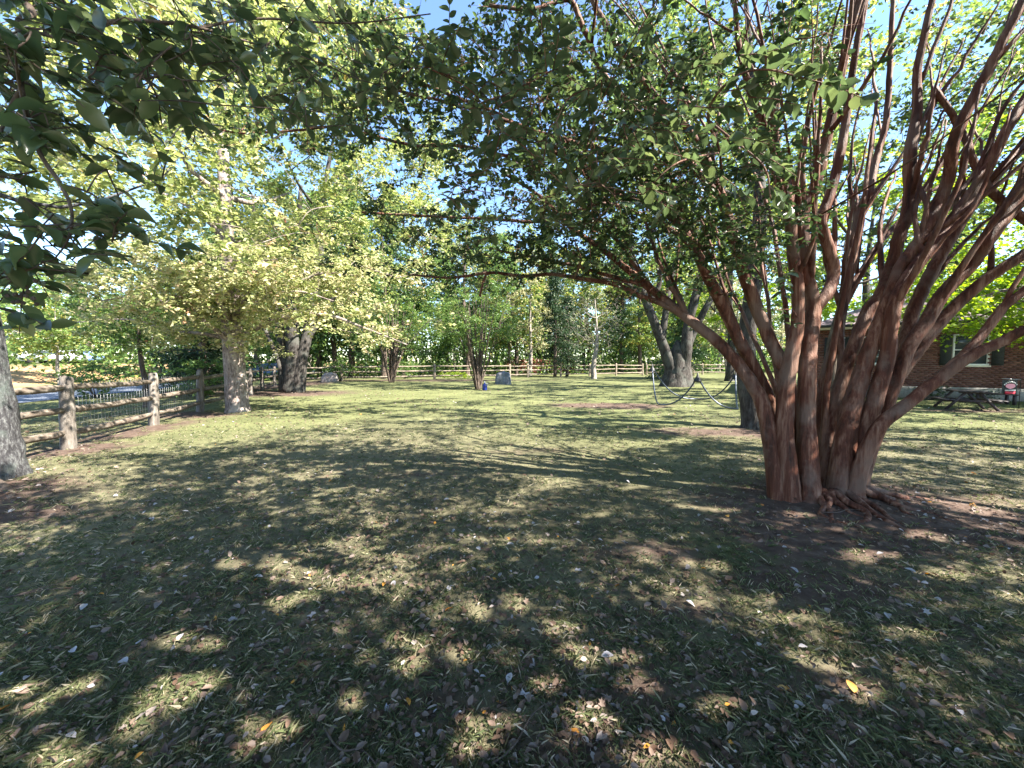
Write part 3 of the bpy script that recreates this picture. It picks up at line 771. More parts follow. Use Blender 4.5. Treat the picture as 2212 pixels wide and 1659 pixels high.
def shoot(tree, parent, p0, dirn, length, nleaf, Ls, rng, budget, joined, tips_only=False):
    """a short leafy twig: paired leaves along it"""
    dirn = dirn / np.linalg.norm(dirn)
    end = p0 + dirn * length + np.array([0, 0, -.12 * length])
    mid = (p0 + end) / 2 + rng.normal(0, .03, 3) * length + [0, 0, .05 * length]
    Q = cr([p0, mid, end], 4)
    tree.mb.tube(Q, np.linspace(.0028, .0012, len(Q)), 5, 0, rng=rng)
    for i in range(nleaf):
        t = (i + .8) / nleaf
        q = Q[min(int(t * (len(Q) - 1)), len(Q) - 1)]
        sd_ = np.cross(dirn, [0, 0, 1.0]); sd_ /= np.linalg.norm(sd_) + 1e-6
        ld = dirn * .55 + sd_ * (1 if i % 2 else -1) * rng.uniform(.5, 1.1) + rng.normal(0, .28, 3) + [0, 0, -.12]
        nn = np.array([0, 0, 1.0]) + rng.normal(0, .45, 3)
        l_ = Ls * rng.uniform(.7, 1.2)
        if budget[0] > 0:
            place_leaf(NEAR[rng.integers(0, 6)], parent, q, ld, nn, l_); budget[0] -= 1
        else:
            leaf_batch(joined, q[None], ld[None], nn[None], l_, l_ * .56, np.array([np.clip(rng.normal(.4, .2), 0, .93)]), fine)

# sunlit spray of leaves held out in front of the stems
bud = [150]; J = MB(); sp = Tree(21)
sp.nodes = list(mt.nodes); sp.nr = list(mt.nr)
def near_stem(p):
    A = np.array(sp.nodes); i = int(np.argmin(np.linalg.norm(A - p, axis=1))); return A[i]
for (u0, v0, u1, v1, d, n) in [(1600, 120, 1700, 90, 1.75, 8), (1640, 150, 1760, 150, 1.75, 10), (1700, 160, 1800, 175, 1.7, 10), (1780, 180, 1870, 205, 1.7, 8), (1560, 200, 1660, 170, 1.8, 10), (1500, 230, 1600, 215, 1.85, 9), (1620, 210, 1720, 215, 1.8, 9),
                               (1430, 250, 1520, 260, 1.9, 9), (1560, 300, 1660, 300, 1.9, 9), (1440, 330, 1540, 350, 2.0, 9), (1640, 330, 1720, 370, 1.9, 9), (1380, 400, 1460, 430, 2.1, 8), (1660, 400, 1720, 450, 1.9, 7), (1560, 380, 1620, 420, 2.1, 7), (1490, 150, 1560, 130, 1.9, 8), (1600, 560, 1650, 520, 2.6, 8), (1700, 590, 1690, 640, 3.0, 7)]:
    a = W(u0, v0, d); b = W(u1, v1, d - .05)
    shoot(sp, MYR, a, b - a, float(np.linalg.norm(b - a)), n, .085, sp.rng, bud, J)
a0 = W(1560, 420, 4.4); br = [a0, W(1555, 330, 3.2), W(1530, 260, 2.3), W(1560, 190, 1.85), W(1640, 150, 1.75), W(1780, 180, 1.7)]
sp.path(br, [.013, .010, .008, .006, .004, .003], 6, 6)
br = [W(1555, 330, 3.2), W(1500, 340, 2.4), W(1450, 360, 2.05), W(1390, 420, 2.1)]
sp.path(br, [.008, .006, .004, .003], 6, 6)
br = [W(1530, 260, 2.3), W(1580, 300, 2.0), W(1650, 360, 1.9), W(1665, 430, 1.9)]
sp.path(br, [.007, .005, .004, .003], 6, 6)
for (u, v, su, sv, d0, d1, n) in [(1250, 330, 150, 60, 2.0, 3.2, 34), (1100, 180, 130, 60, 1.8, 3.0, 30), (950, 400, 40, 40, 2.2, 2.8, 5), (1380, 260, 80, 70, 2.0, 3.0, 16), (1150, 450, 60, 60, 2.4, 3.0, 8), (1300, 120, 120, 50, 2.2, 3.4, 20)]:
    for _ in range(n):
        a = W(u + sp.rng.normal(0, su), v + sp.rng.normal(0, sv), sp.rng.uniform(d0, d1))
        dr = rnd_dirs(1, sp.rng, -.2, .5)[0]
        sp.attach(a, .003, 4)
        shoot(sp, MYR, a, dr, sp.rng.uniform(.16, .3), 9, .078, sp.rng, bud, J)
o = sp.mb.build('twigs', M_STEM, MYR, True); o['kind'] = 'stuff'
if J.n:
    o = J.build('near_foliage', M['leaf_near'], MYR); o['kind'] = 'stuff'

# ---- tree overhanging the camera from the left
OV = thing('overhanging_tree', 'dark leaved tree whose leafy boughs hang into the top left corner', 'tree', (-2.9, -.9, 0))
ov = Tree(33)
ov.path([(-2.9, -.9, -.1), (-2.85, -.85, 1.2), (-2.7, -.6, 2.4), (-2.4, -.2, 3.6), (-2.2, .2, 5.0)], [.16, .12, .10, .07, .03], 12, 6, .03, .05)
ov.path([(-2.75, -.7, 2.0), (-2.3, .2, 2.7), W(-60, -60, 1.35), W(40, 60, 1.3), W(46, 190, 1.2), W(80, 318, 1.15), W(131, 398, 1.15), W(155, 458, 1.15), W(147, 517, 1.2), W(118, 560, 1.2)], [.05, .03, .014, .009, .007, .006, .005, .004, .003, .002], 8, 6)
ov.path([(-2.5, -.3, 3.0), (-1.9, .8, 2.9), W(60, -60, 1.7), W(171, 40, 1.6), W(300, 45, 1.6), W(430, 60, 1.7), W(600, 110, 1.9)], [.04, .03, .015, .01, .008, .006, .003], 8, 6)
ov.path([W(40, 60, 1.3), W(150, 90, 1.3), W(250, 130, 1.3), W(330, 190, 1.35), W(350, 270, 1.35)], [.006, .005, .004, .003, .002], 6, 6)
ov.path([W(46, 190, 1.2), W(10, 260, 1.2), W(-20, 380, 1.2), W(-10, 500, 1.2)], [.006, .005, .004, .003], 6, 6)
ov.path([W(131, 398, 1.15), W(200, 420, 1.2), W(270, 480, 1.25), W(330, 490, 1.3)], [.004, .003, .0025, .002], 6, 6)
ov.path([W(430, 60, 1.7), W(560, 40, 1.9), W(760, 50, 2.1), W(930, 30, 2.3)], [.006, .005, .004, .003], 6, 6)
bud = [295]; J = MB(); tgl = []
blobs = [(90, 60, 90, 55, 1.0, 1.5, 26), (60, 190, 70, 60, 1.0, 1.5, 18), (250, 110, 90, 50, 1.15, 1.6, 24), (330, 170, 80, 40, 1.2, 1.6, 14), (430, 130, 80, 45, 1.4, 1.9, 16), (560, 150, 70, 45, 1.6, 2.1, 14), (640, 60, 100, 40, 1.8, 2.3, 18),
         (350, 30, 120, 30, 1.3, 1.9, 16), (30, 330, 50, 60, 1.1, 1.4, 12), (110, 300, 50, 40, 1.1, 1.3, 7), (160, 420, 45, 40, 1.1, 1.3, 8), (40, 450, 45, 60, 1.1, 1.4, 12), (240, 490, 45, 45, 1.2, 1.4, 8), (90, 560, 60, 35, 1.15, 1.4, 12), (20, 640, 35, 45, 1.15, 1.4, 8), (840, 60, 90, 40, 2, 2.6, 16), (620, 250, 30, 20, 1.6, 1.8, 3), (330, 230, 70, 30, 1.3, 1.6, 7), (760, 130, 70, 40, 2, 2.5, 12), (640, 160, 90, 50, 2, 2.6, 16), (480, 60, 90, 50, 1.8, 2.4, 16), (900, 120, 90, 50, 2.2, 2.8, 14)]
for (u, v, su, sv, d0, d1, n) in blobs:
    for _ in range(int(n * .62)):
        a = W(u + ov.rng.normal(0, su), v + ov.rng.normal(0, sv), ov.rng.uniform(d0, d1))
        dr = rnd_dirs(1, ov.rng, -.15, .5)[0]
        tgl.append((a, dr, float(np.linalg.norm(a - [0, 0, CAM_Z]))))
tgl.sort(key=lambda t: t[2])
for (a, dr, _) in tgl:
    ov.attach(a, .0022, 5, .03)
    shoot(ov, OV, a, dr, ov.rng.uniform(.12, .24), 7, .072, ov.rng, bud, J)
# upper crown above the frame
for p in ellipsoid_pts(120, (-2.0, .0, 4.6), (2.6, 2.6, 1.6), ov.rng, .5): ov.attach(p, .003, 4)
ov.mb.build('trunk', M['bark_brown'], OV, True)
if J.n:
    o = J.build('near_foliage', M['leaf_near'], OV); o['kind'] = 'stuff'
L = MB(); crown_leaves(L, np.array(ov.tips[-120:]), 9000, ov.rng, .25, .075, .56, T_hex(), .5); o = L.build('foliage', M['leaf_dark'], OV); o['kind'] = 'stuff'
# seed capsules hanging at the left edge
for q in range(26):
    p = W(ov.rng.uniform(0, 90), ov.rng.uniform(570, 660), ov.rng.uniform(1.15, 1.3))
    mb = MB(); mb.lathe(p, [(0.0005, -.006), (.005, -.004), (.0065, 0), (.005, .005), (.0005, .008)], 8); mb.build('seed_capsule', M['bark_brown'], OV, True)

# ------------------------------------------------------------------ the other trees in the yard
# left edge tree
bx, by = -6.62, 4.62
z0 = hz(bx, by)
auto_tree('maple_tree', 'thick lichen grey tree trunk at the left edge beside the first fence post', 'tree', (bx, by), 11, 3.4, 4.2, .37, M['leaf_gold'], M['bark_lichen'], 26000, .10, 41, 12, 130, cull=False, flare=1.5, spread=.3)
LT = [o for o in bpy.data.objects if o.name.startswith('maple_tree')][0]
for q, (a, Lr, r0) in enumerate([(-.30, 1.7, .07)]):
    P = []
    for t in np.linspace(0, 1, 7):
        aa = a - .25 * t
        x = bx + math.cos(aa) * (.40 + Lr * t); y = by + math.sin(aa) * (.35 + Lr * t)
        P.append([x, y, hz(x, y) + .03 * (1 - t) ** 3 - r0 * .55])
    mb = MB(); mb.tube(cr(P, 4), np.linspace(r0, .02, 25), 9, .06, flute=.05); mb.build('root', M['bark_brown'], LT, True)

# tree A : pinkish trunk with dappled light
auto_tree('maple_tree', 'maple with pale flaky trunk and yellow leaves standing at the fence', 'tree', tuple(G(513, 888)[:2]), 15.0, 3.2, 5.4, .27, M['leaf_gold'], M['bark_pink'], 44000, .145, 42, 20, 260, cull=True, spread=.32, flare=1.9, tmean=.42)
# its broad low skirt of orange leaves
gA = G(513, 888)
TA = Tree(43)
root = [o for o in bpy.data.objects if o.name == 'maple_tree.001'][0]
def skirt(root, seed, limbsdef, n_sub, nleaf, leafL, mat, bark, spread, tmean):
    T = Tree(seed)
    for P, r0 in limbsdef:
        T.path(P, np.linspace(r0, r0 * .2, len(P)), 8, 6, .03)
    A = np.array(T.nodes); rng = T.rng
    for i in range(n_sub):
        a = A[rng.integers(0, len(A))]
        if np.hypot(a[0] - root['_o'][0], a[1] - root['_o'][1]) < .5: continue
        T.attach(a + rng.normal(0, 1, 3) * [.75, .75, .32] + [0, 0, .1], .004, 4)
    T.mb.build('low_branches', bark, root, True)
    L = MB(); crown_leaves(L, np.array(T.tips), nleaf, rng, spread, leafL, .62, T_rhomb(), .9, .2, tmean, False)
    o = L.build('low_foliage', mat, root); o['kind'] = 'stuff'
tb = np.array([gA[0], gA[1], 0.])
def wp(u, v, d): return W(u, v, d)
skirt(root, 43, [([tb + [.0, 0, 2.2], wp(600, 690, 11.4), wp(700, 680, 11.2), wp(790, 710, 11.0), wp(880, 745, 11.0)], .09),
                 ([tb + [.0, 0, 2.4], wp(560, 650, 11.0), wp(640, 630, 10.6), wp(720, 650, 10.4)], .07),
                 ([tb + [0, 0, 2.0], wp(450, 700, 11.0), wp(380, 660, 10.6), wp(300, 640, 10.2), wp(220, 650, 10.0)], .08),
                 ([tb + [0, 0, 2.4], wp(470, 650, 10.6), wp(400, 600, 10.0), wp(330, 580, 9.6)], .07),
                 ([tb + [0, 0, 2.6], wp(540, 620, 10.6), wp(560, 570, 10.0), wp(600, 560, 9.6)], .07),
                 ([tb + [0, 0, 2.2], wp(430, 720, 11.6), wp(360, 715, 11.8), wp(280, 690, 12.0), wp(120, 700, 12)], .07),
                 ([tb + [0, 0, 2.9], wp(640, 600, 12.6), wp(740, 570, 12.8), wp(860, 600, 12.6)], .07), ([tb + [0, 0, 3.0], wp(430, 600, 12.6), wp(300, 560, 12.6), wp(150, 600, 12)], .07), ([tb + [0, 0, 3.4], wp(620, 620, 11.6), wp(700, 590, 11.6), wp(800, 600, 11.8)], .07)],
      420, 27000, .12, M['leaf_orange'], M['bark_pink'], .27, .42)

# tree B : several dark trunks from one base
gB = G(628, 846); b = np.array([gB[0], gB[1], -.1]); d = gB[1]
fB = []
for (pts, rr) in [([(622, 846), (612, 760), (600, 690), (560, 560), (545, 420)], (.42, .22, .2, .15, .06)), ([(630, 846), (634, 770), (632, 690), (640, 560), (650, 400)], (.5, .30, .28, .2, .08)),
                  ([(640, 846), (652, 780), (668, 700), (690, 560), (700, 420), (720, 300)], (.45, .27, .26, .2, .13, .06)), ([(636, 830), (650, 770), (676, 715), (700, 680), (760, 560)], (.3, .14, .12, .1, .05)), ([(620, 840), (604, 790), (585, 740), (560, 690), (500, 600)], (.2, .1, .09, .07, .04))]:
    P = [W(u, v, d + RNG.normal(0, .15) * (i > 0)) for i, (u, v) in enumerate(pts)]; P[0][2] = -.1
    fB.append((P, list(rr)))
auto_tree('silver_maple', 'tree of several dark grey trunks splaying from one broad base near the fence corner', 'tree', tuple(gB[:2]), 17, 5, 7.6, .3, M['leaf_gold'], M['bark_grey'], 40000, .185, 44, 18, 230, forks=fB, spread=.45, crown_c=(gB[0] + 2.0, gB[1], 11.0), zr=7.5, tmean=.42, cull=False)

# tree F : V-forked big trunk
gF = G(1461, 838); d = gF[1]
fF = []
for (pts, rr) in [([(1450, 838), (1452, 800), (1438, 760), (1415, 700), (1392, 640), (1370, 580), (1360, 480)], (.95, .55, .40, .33, .28, .22, .1)), ([(1474, 838), (1476, 790), (1482, 750), (1486, 700), (1500, 650), (1520, 560), (1530, 440)], (.85, .52, .42, .34, .28, .2, .1)),
                  ([(1484, 748), (1502, 710), (1528, 660), (1560, 610), (1600, 560)], (.3, .24, .2, .17, .1)), ([(1405, 680), (1385, 640), (1350, 610), (1300, 600), (1240, 590)], (.16, .14, .11, .08, .05)),
                  ([(1430, 730), (1440, 660), (1450, 600), (1470, 520), (1480, 400)], (.26, .2, .17, .13, .06)), ([(1400, 660), (1425, 610), (1415, 540), (1400, 420)], (.18, .16, .12, .05))]:
    P = [W(u, v, d + RNG.normal(0, .2) * (i > 1)) for i, (u, v) in enumerate(pts)]
    if pts[0][1] == 838: P[0][2] = -.1
    fF.append((P, [r_ * (.74 if r_ > .3 else .85) for r_ in rr]))
fF.append(([W(1461, 838, d) * [1, 1, 0] + [0, 0, -.1], W(1461, 822, d), W(1463, 790, d), W(1464, 762, d), W(1464, 735, d)], [.80, .62, .50, .42, .10]))
auto_tree('oak_tree', 'huge forked grey tree on a low mound behind the hammock frame', 'tree', tuple(gF[:2]), 19, 6.5, 7.5, .45, M['leaf_green'], M['bark_grey'], 34000, .2, 45, 16, 170, forks=fF, spread=.5, crown_c=(gF[0] - .3, gF[1], 12.5), zr=6.5, tmean=.6)
# trunk standing right behind the myrtle
g = G(1625, 926); 
auto_tree('maple_tree', 'slim grey trunk standing just behind the red crape myrtle stems', 'tree', tuple(g[:2]), 12, 4.2, 3.6, .2, M['leaf_green'], M['bark_grey'], 20000, .10, 46, 12, 110, lean=(-.3, .4), spread=.3, tmean=.75)

# vase shaped crape myrtles
def vase(name, label, g, h, w, nst, r0, mat, bark, nl, leafL, seed, low=.5, group=None, tmean=.5, fan=.42):
    T = Tree(seed); rng = T.rng; b = np.array([g[0], g[1], hz(g[0], g[1])])
    root = thing(name, label, 'tree', b, group)
    for i in range(nst):
        a = rng.uniform(0, 6.28); q = rng.uniform(.15, 1) * w * fan * 1.6
        o = np.array([math.cos(a), math.sin(a), 0])
        P = [b + o * .12 * rng.uniform(0, 1) + [0, 0, -.1], b + o * q * .3 + [0, 0, h * .22], b + o * q * .62 + [0, 0, h * .5] + rng.normal(0, .05, 3), b + o * q + [0, 0, h * rng.uniform(.72, .92)]]
        r = r0 * rng.uniform(.6, 1.2)
        T.path(P, [r * 1.3, r, r * .7, r * .25], 7, 6, .03, wob=.012)
    for p in ellipsoid_pts(max(60, nl // 110), b + [0, 0, h * (low + 1) / 2], (w, w, h * (1 - low) / 2), rng, .35): T.attach(p, .004, 4)
    T.mb.build('stems', bark, root, True)
    if nl:
        L = MB(); crown_leaves(L, np.array(T.tips), nl, rng, .22, leafL, .55, T_rhomb(), .6, .2, tmean); o_ = L.build('foliage', mat, root); o_['kind'] = 'stuff'
    return root
vase('crape_myrtle', 'vase shaped crape myrtle between the pale rock and the centre of the lawn', G(845, 826), 6.2, 2.8, 22, .055, M['leaf_green'], M['bark_brown'], 15000, .12, 51, .36, tmean=.55)
vase('crape_myrtle', 'multi stemmed crape myrtle with a blue jug at its foot', G(1032, 841), 5.9, 2.7, 24, .045, M['leaf_green'], M['bark_brown'], 13000, .10, 52, .38, tmean=.5)
vase('crape_myrtle', 'crape myrtle with pale sunlit stems beyond the forked tree', G(1572, 819), 7.5, 3.2, 14, .08, M['leaf_grey'], M['bark_pale'], 9000, .14, 53, .3)
# bare pale tree
g = G(1283, 818)
auto_tree('bare_tree', 'leafless pale twiggy tree standing before the far fence', 'tree', tuple(g[:2]), 8.2, 2.2, 3.0, .22, M['leaf_grey'], M['bark_pale'], 900, .12, 54, 26, 420, spread=.3, flare=1.4)
# young tree by the road
auto_tree('young_tree', 'small green tree growing on the far side of the road', 'tree', (-29.5, 25.0), 6.2, 2.2, 2.4, .1, M['leaf_green'], M['bark_pale'], 11000, .16, 55, 10, 90, spread=.35, tmean=.7)
auto_tree('young_tree', 'larger round green tree on the bank across the road', 'tree', (-31, 34), 7.5, 2.4, 3.2, .14, M['leaf_green'], M['bark_brown'], 15000, .18, 56, 12, 110, spread=.4, tmean=.6)
auto_tree('young_tree', 'bushy green tree on the bank farthest toward the parked car', 'tree', (-47, 32), 8, 2.6, 3.6, .14, M['leaf_green'], M['bark_brown'], 13000, .2, 57, 12, 110, spread=.4, tmean=.55)
# small green tree dipping over the fence
auto_tree('fence_tree', 'low green tree with drooping branches over the third fence post', 'tree', (-12.6, 13.2), 5.2, 2.2, 2.0, .09, M['leaf_green'], M['bark_brown'], 9000, .10, 58, 12, 120, spread=.22, tmean=.5)

for (bx_, by_, h_, r_, sd_, lb_) in [(-11.5, 34.5, 16, 5.0, 81, 'tall green tree rising directly behind the pale rock'), (-4.5, 38.5, 17, 5.2, 82, 'tall green tree behind the multi stemmed myrtle and the boulder'), (-19, 33, 17, 5.5, 83, 'tall green tree behind the many trunked tree')]:
    auto_tree('green_tree', lb_, 'tree', (bx_, by_), h_, 2.2, r_, .24, M['leaf_green'], M['bark_brown'], 20000, .24, sd_, 16, 170, spread=.45, tmean=.35)
def conifer(name, label, g, h, w, nl, mat, seed, group=None, clear=.1, leafL=.28, trunk_r=.14):
    T = Tree(seed); rng = T.rng; b = np.array([g[0], g[1], hz(g[0], g[1])]); root = thing(name, label, 'tree', b, group)
    T.path([b - [0, 0, .1], b + [0, 0, h * .5], b + [0, 0, h]], [trunk_r * 1.3, trunk_r, .02], 9, 6, .03)
    nb_ = 90; tips = []
    for i in range(nb_):
        t = clear + (1 - clear) * (i / nb_) ** .9; a = rng.uniform(0, 6.28); L_ = w * (1 - t) ** .75 * rng.uniform(.65, 1.1) + .15
        s0 = b + [0, 0, h * t]; e = s0 + np.array([math.cos(a) * L_, math.sin(a) * L_, -.14 * L_])
        T.mb.tube(cr([s0, (s0 + e) / 2 + [0, 0, .06 * L_], e], 3), np.linspace(trunk_r * .3 * (1 - t) + .008, .006, 7), 4, 0, rng=rng)
        for k in np.linspace(.25, 1, 5): tips.append(s0 + (e - s0) * k)
    T.mb.build('trunk', M['bark_brown'], root, True)
    L = MB(); tips = np.array(tips); idx = rng.integers(0, len(tips), nl)
    P = tips[idx] + rng.normal(0, 1, (nl, 3)) * [.22, .22, .10]
    leaf_batch(L, P, rnd_dirs(nl, rng, -.35), rnd_dirs(nl, rng, .3), leafL * rng.uniform(.6, 1.2, nl), leafL * .22, np.clip(rng.normal(.45, .2, nl), 0, 1), T_rhomb())
    o = L.build('foliage', mat, root); o['kind'] = 'stuff'
    return root
conifer('cedar_tree', 'dark cedar behind the fence just left of the flaky trunked maple', (-14.6, 18.2), 6.5, 2.1, 9000, M['needle'], 61, clear=.06)
conifer('cedar_tree', 'dark cedar between the fence and the many trunked tree', (-16.8, 21.5), 7.5, 2.4, 8000, M['needle'], 62, clear=.06)
conifer('spruce_tree', 'dark narrow evergreen before the far fence beside the bare tree', (4.2, 37.5), 10.5, 2.2, 9000, M['needle'], 63, clear=.12)
conifer('spruce_tree', 'darker short evergreen right at the far fence post', (5.6, 39.0), 8, 2.0, 7000, M['needle'], 64, clear=.2)
conifer('evergreen_shrub', 'broad rounded evergreen to the right of the forked tree', (14.6, 33.0), 6.2, 2.8, 12000, M['needle_light'], 65, clear=.02, leafL=.24)

# maple in front of the house
auto_tree('maple_tree', 'lime green maple whose low boughs hang before the brick wall', 'tree', (21.5, 12.6), 13, 2.4, 6.0, .2, M['leaf_lime'], M['bark_brown'], 34000, .165, 66, 16, 220, spread=.36, tmean=.5, crown_c=(20.3, 12.8, 7.2), zr=5.4)
mroot = [o for o in bpy.data.objects if o.get('label', '').startswith('lime green maple')][0]
skirt(mroot, 160, [([np.array([21.5, 12.6, 2.6]), wp(2330, 640, 12.4), wp(2180, 660, 11.9), wp(2040, 720, 11.6)], .08), ([np.array([21.5, 12.6, 3.0]), wp(2300, 560, 12.4), wp(2150, 590, 12), wp(1990, 640, 11.8)], .07), ([np.array([21.5, 12.6, 2.4]), wp(2350, 700, 11.6), wp(2230, 735, 11.0)], .07), ([np.array([21.5, 12.6, 2.8]), wp(2300, 620, 11.6), wp(2120, 640, 11.0), wp(1960, 690, 11.0)], .06)], 240, 19000, .12, M['leaf_lime'], M['bark_brown'], .26, .4)
# trees whose shade falls over the lawn from the right and which close the top right corner
auto_tree('shade_tree', 'tall tree rising behind the brick house roof', 'tree', (25, 27), 17, 5, 6.5, .3, M['leaf_lime'], M['bark_grey'], 14000, .3, 67, 14, 120, spread=.6, tmean=.45)
auto_tree('shade_tree', 'tall green tree beyond the house to the right of the forked tree', 'tree', (17, 30), 15, 3.0, 5.5, .28, M['leaf_lime'], M['bark_grey'], 13000, .27, 68, 14, 120, spread=.55, tmean=.4)
auto_tree('shade_tree', 'tall tree half hidden behind the red myrtle stems before the house', 'tree', (13.0, 15.5), 13.5, 4.6, 5.4, .2, M['leaf_green'], M['bark_brown'], 24000, .15, 84, 16, 130, spread=.4, tmean=.7)
auto_tree('shade_tree', 'tall tree over the lawn toward the right edge', 'tree', (13.5, 5.5), 12, 4.2, 4.6, .24, M['leaf_green'], M['bark_grey'], 20000, .15, 69, 14, 120, spread=.42, tmean=.7)

# ------------------------------------------------------------------ the wood behind the far fence
protos = []
def far(name, kind, seed, **k):
    return None
random.seed(5)
WG = 'trees of the wood behind the far fence'
kinds = [('wood_tree', 'tall yellow green broadleaf tree in the wood behind the far fence', M['leaf_gold'], M['bark_pale'], 16, 3, 4.0, .35),
         ('wood_tree', 'tall mid green broadleaf tree in the wood behind the far fence', M['leaf_green'], M['bark_brown'], 17, 2.5, 4.2, .75),
         ('wood_tree', 'grey twiggy half bare tree in the wood behind the far fence', M['leaf_grey'], M['bark_pale'], 14, 2, 3.4, .5)]
def fence_y(x): return 36.3 + .45 * (x - 1.5) if x < 14 else 42
xsf = []
for i in range(44):
    x = -36 + i * 1.75 + random.uniform(-.8, .8); y = max(fence_y(x), 27 + abs(x) * .1) + random.uniform(4, 24)
    xsf.append((x, y))
first = {}
for i, (x, y) in enumerate(xsf):
    kd = random.choice([0, 0, 1, 1, 1, 2, 3, 3])
    sc = random.uniform(.8, 1.15)
    if kd == 3:
        if 3 not in first:
            first[3] = conifer('wood_conifer', 'tall dark green conifer in the wood behind the far fence', (x, y), 18, 3.2, 11000, M['needle_light'], 70, WG + ' conifers', .12, .42, .2)
        else: copy_tree(first[3], None, (x, y, hz(x, y)), random.uniform(0, 6.28), (sc, sc, sc * random.uniform(.9, 1.15)))
    else:
        nm, lb, lm, bk, h_, cl, rr_, tm = kinds[kd]
        if kd not in first:
            first[kd], _ = auto_tree(nm, lb, 'tree', (x, y), h_, cl, rr_, .22, lm, bk, 12500 if kd < 2 else 5000, .26, 71 + kd, 14, 100, group=WG + ' ' + ['yellow', 'green', 'bare'][kd], spread=.5, tmean=tm)
        else: copy_tree(first[kd], None, (x, y, hz(x, y)), random.uniform(0, 6.28), (sc, sc, sc * random.uniform(.9, 1.15)))
LM = [(430, 'left of the dark cedars'), (600, 'behind the flaky trunked maple'), (760, 'behind the many trunked tree'), (930, 'behind the vase shaped myrtle'), (1060, 'behind the blue jug'), (1150, 'behind the boulder'),
      (1240, 'behind the dark evergreens'), (1380, 'behind the bare tree'), (1560, 'behind the forked tree'), (1e9, 'behind the red myrtle stems')]
for o in list(bpy.data.objects):
    if o.get('category') == 'tree' and str(o.get('group', '')).startswith(WG):
        u_ = 1106 + 829 * o.location.x / o.location.y
        w_ = [t for (q, t) in LM if u_ < q][0]
        dp = 'near' if o.location.y - fence_y(o.location.x) < 13 else 'deep'
        o['label'] = {'y': 'yellow green broadleaf', 'g': 'mid green broadleaf', 'b': 'grey half bare', 'c': 'tall dark green conifer'}[o['group'][len(WG) + 1]] + (' tree' if o['group'][len(WG) + 1] != 'c' else '') + (' at the edge of' if dp == 'near' else ' deep in') + ' the far wood ' + w_
# far-off mass of wood and undergrowth
L = MB(); n = 30000; rg = np.random.default_rng(91)
ang = rg.uniform(-1.15, 1.2, n); rad = rg.uniform(66, 82, n)
P = np.stack([np.sin(ang) * rad, np.cos(ang) * rad, rg.uniform(0, 1, n) ** 1.1 * (13 + 3 * np.sin(ang * 17) + 2 * np.sin(ang * 41))], 1)
P[:, 2] += np.maximum(H(P[:, 0], P[:, 1]), 0)
leaf_batch(L, P, rnd_dirs(n, rg, -.2), rnd_dirs(n, rg, .5), rg.uniform(.5, 1.1, n), rg.uniform(.35, .6, n), np.clip(rg.normal(.5, .25, n), 0, 1), T_rhomb())
tag(L.build('far_woods', M['leaf_green']), 'far green woodland closing the view behind the nearer trees', 'woodland', None, 'stuff')
L = MB(); n = 26000
x = rg.uniform(-40, 44, n); y = np.array([fence_y(q) for q in x]) + rg.uniform(4.5, 20, n)
P = np.stack([x, y, rg.uniform(0, 1, n) ** 1.2 * (5.6 + 1.5 * np.sin(x * .9) + .9 * np.sin(x * 2.3))], 1)
leaf_batch(L, P, rnd_dirs(n, rg), rnd_dirs(n, rg, .5), .36, .22, np.clip(rg.normal(.45, .25, n), 0, 1), T_rhomb())
tag(L.build('undergrowth', M['leaf_green']), 'green tangled undergrowth along the foot of the wood', 'undergrowth', None, 'stuff')
def shrub(name, label, x, y, w, h, n, mat, leafL, seed, group=None):
    T = Tree(seed); rng = T.rng; b = np.array([x, y, hz(x, y)]); root = thing(name, label, 'shrub', b, group)
    for i in range(9):
        o = rnd_dirs(1, rng, .8)[0]; T.path([b, b + o * [w * .4, w * .4, h * .5], b + np.abs(o * [0, 0, 1]) * h * .9 + o * [w * .7, w * .7, 0]], [.02, .014, .006], 5, 4)
    T.mb.build('stems', M['bark_brown'], root, True)
    tips = ellipsoid_pts(60, b + [0, 0, h * .55], (w, w, h * .5), rng, .3)
    L = MB(); crown_leaves(L, tips, n, rng, .14, leafL, .6, T_rhomb(), .4); o = L.build('foliage', mat, root); o['kind'] = 'stuff'
    return root
for i, (u, d_) in enumerate([(1110, 44), (1140, 45), (1165, 46), (1195, 47), (1225, 48)]):
    p = W(u, 780, d_); r0 = shrub('red_shrub', ['low red leaved bush left of the yellow fence post', 'red leaved bush directly behind the far fence post', 'third red bush from the boulder behind the far fence', 'red bush behind the dark evergreens', 'red bush nearest the bare tree'][i], p[0], p[1], 1.3, 2.0, 1500, M['leaf_red'], .16, 100 + i, 'red bushes behind the far fence')
for i, (u, v) in enumerate([(960, 817), (985, 817), (1003, 818)]):
    p = G(u, v); shrub('flower_clump', ['yellow green clump of foliage farthest left on the lawn edge', 'middle yellow green clump on the lawn edge', 'yellow green clump nearest the multi stemmed myrtle'][i], p[0], p[1], .6, .55, 700, M['leaf_lime'], .09, 110 + i, 'low clumps at the lawn edge')
for i, (x, y, lb) in enumerate([(-13.4, 16.6, 'dry brush tangle behind the third fence post'), (-18.5, 17, 'dry brush tangle under the dark cedar'), (-13.2, 29.5, 'dense dark bush behind the many trunked tree'), (-9.5, 34, 'dark bush behind the pale rock')]):
    shrub('bush', lb, x, y, 1.3, 1.7, 2200, M['leaf_green'], .12, 120 + i)

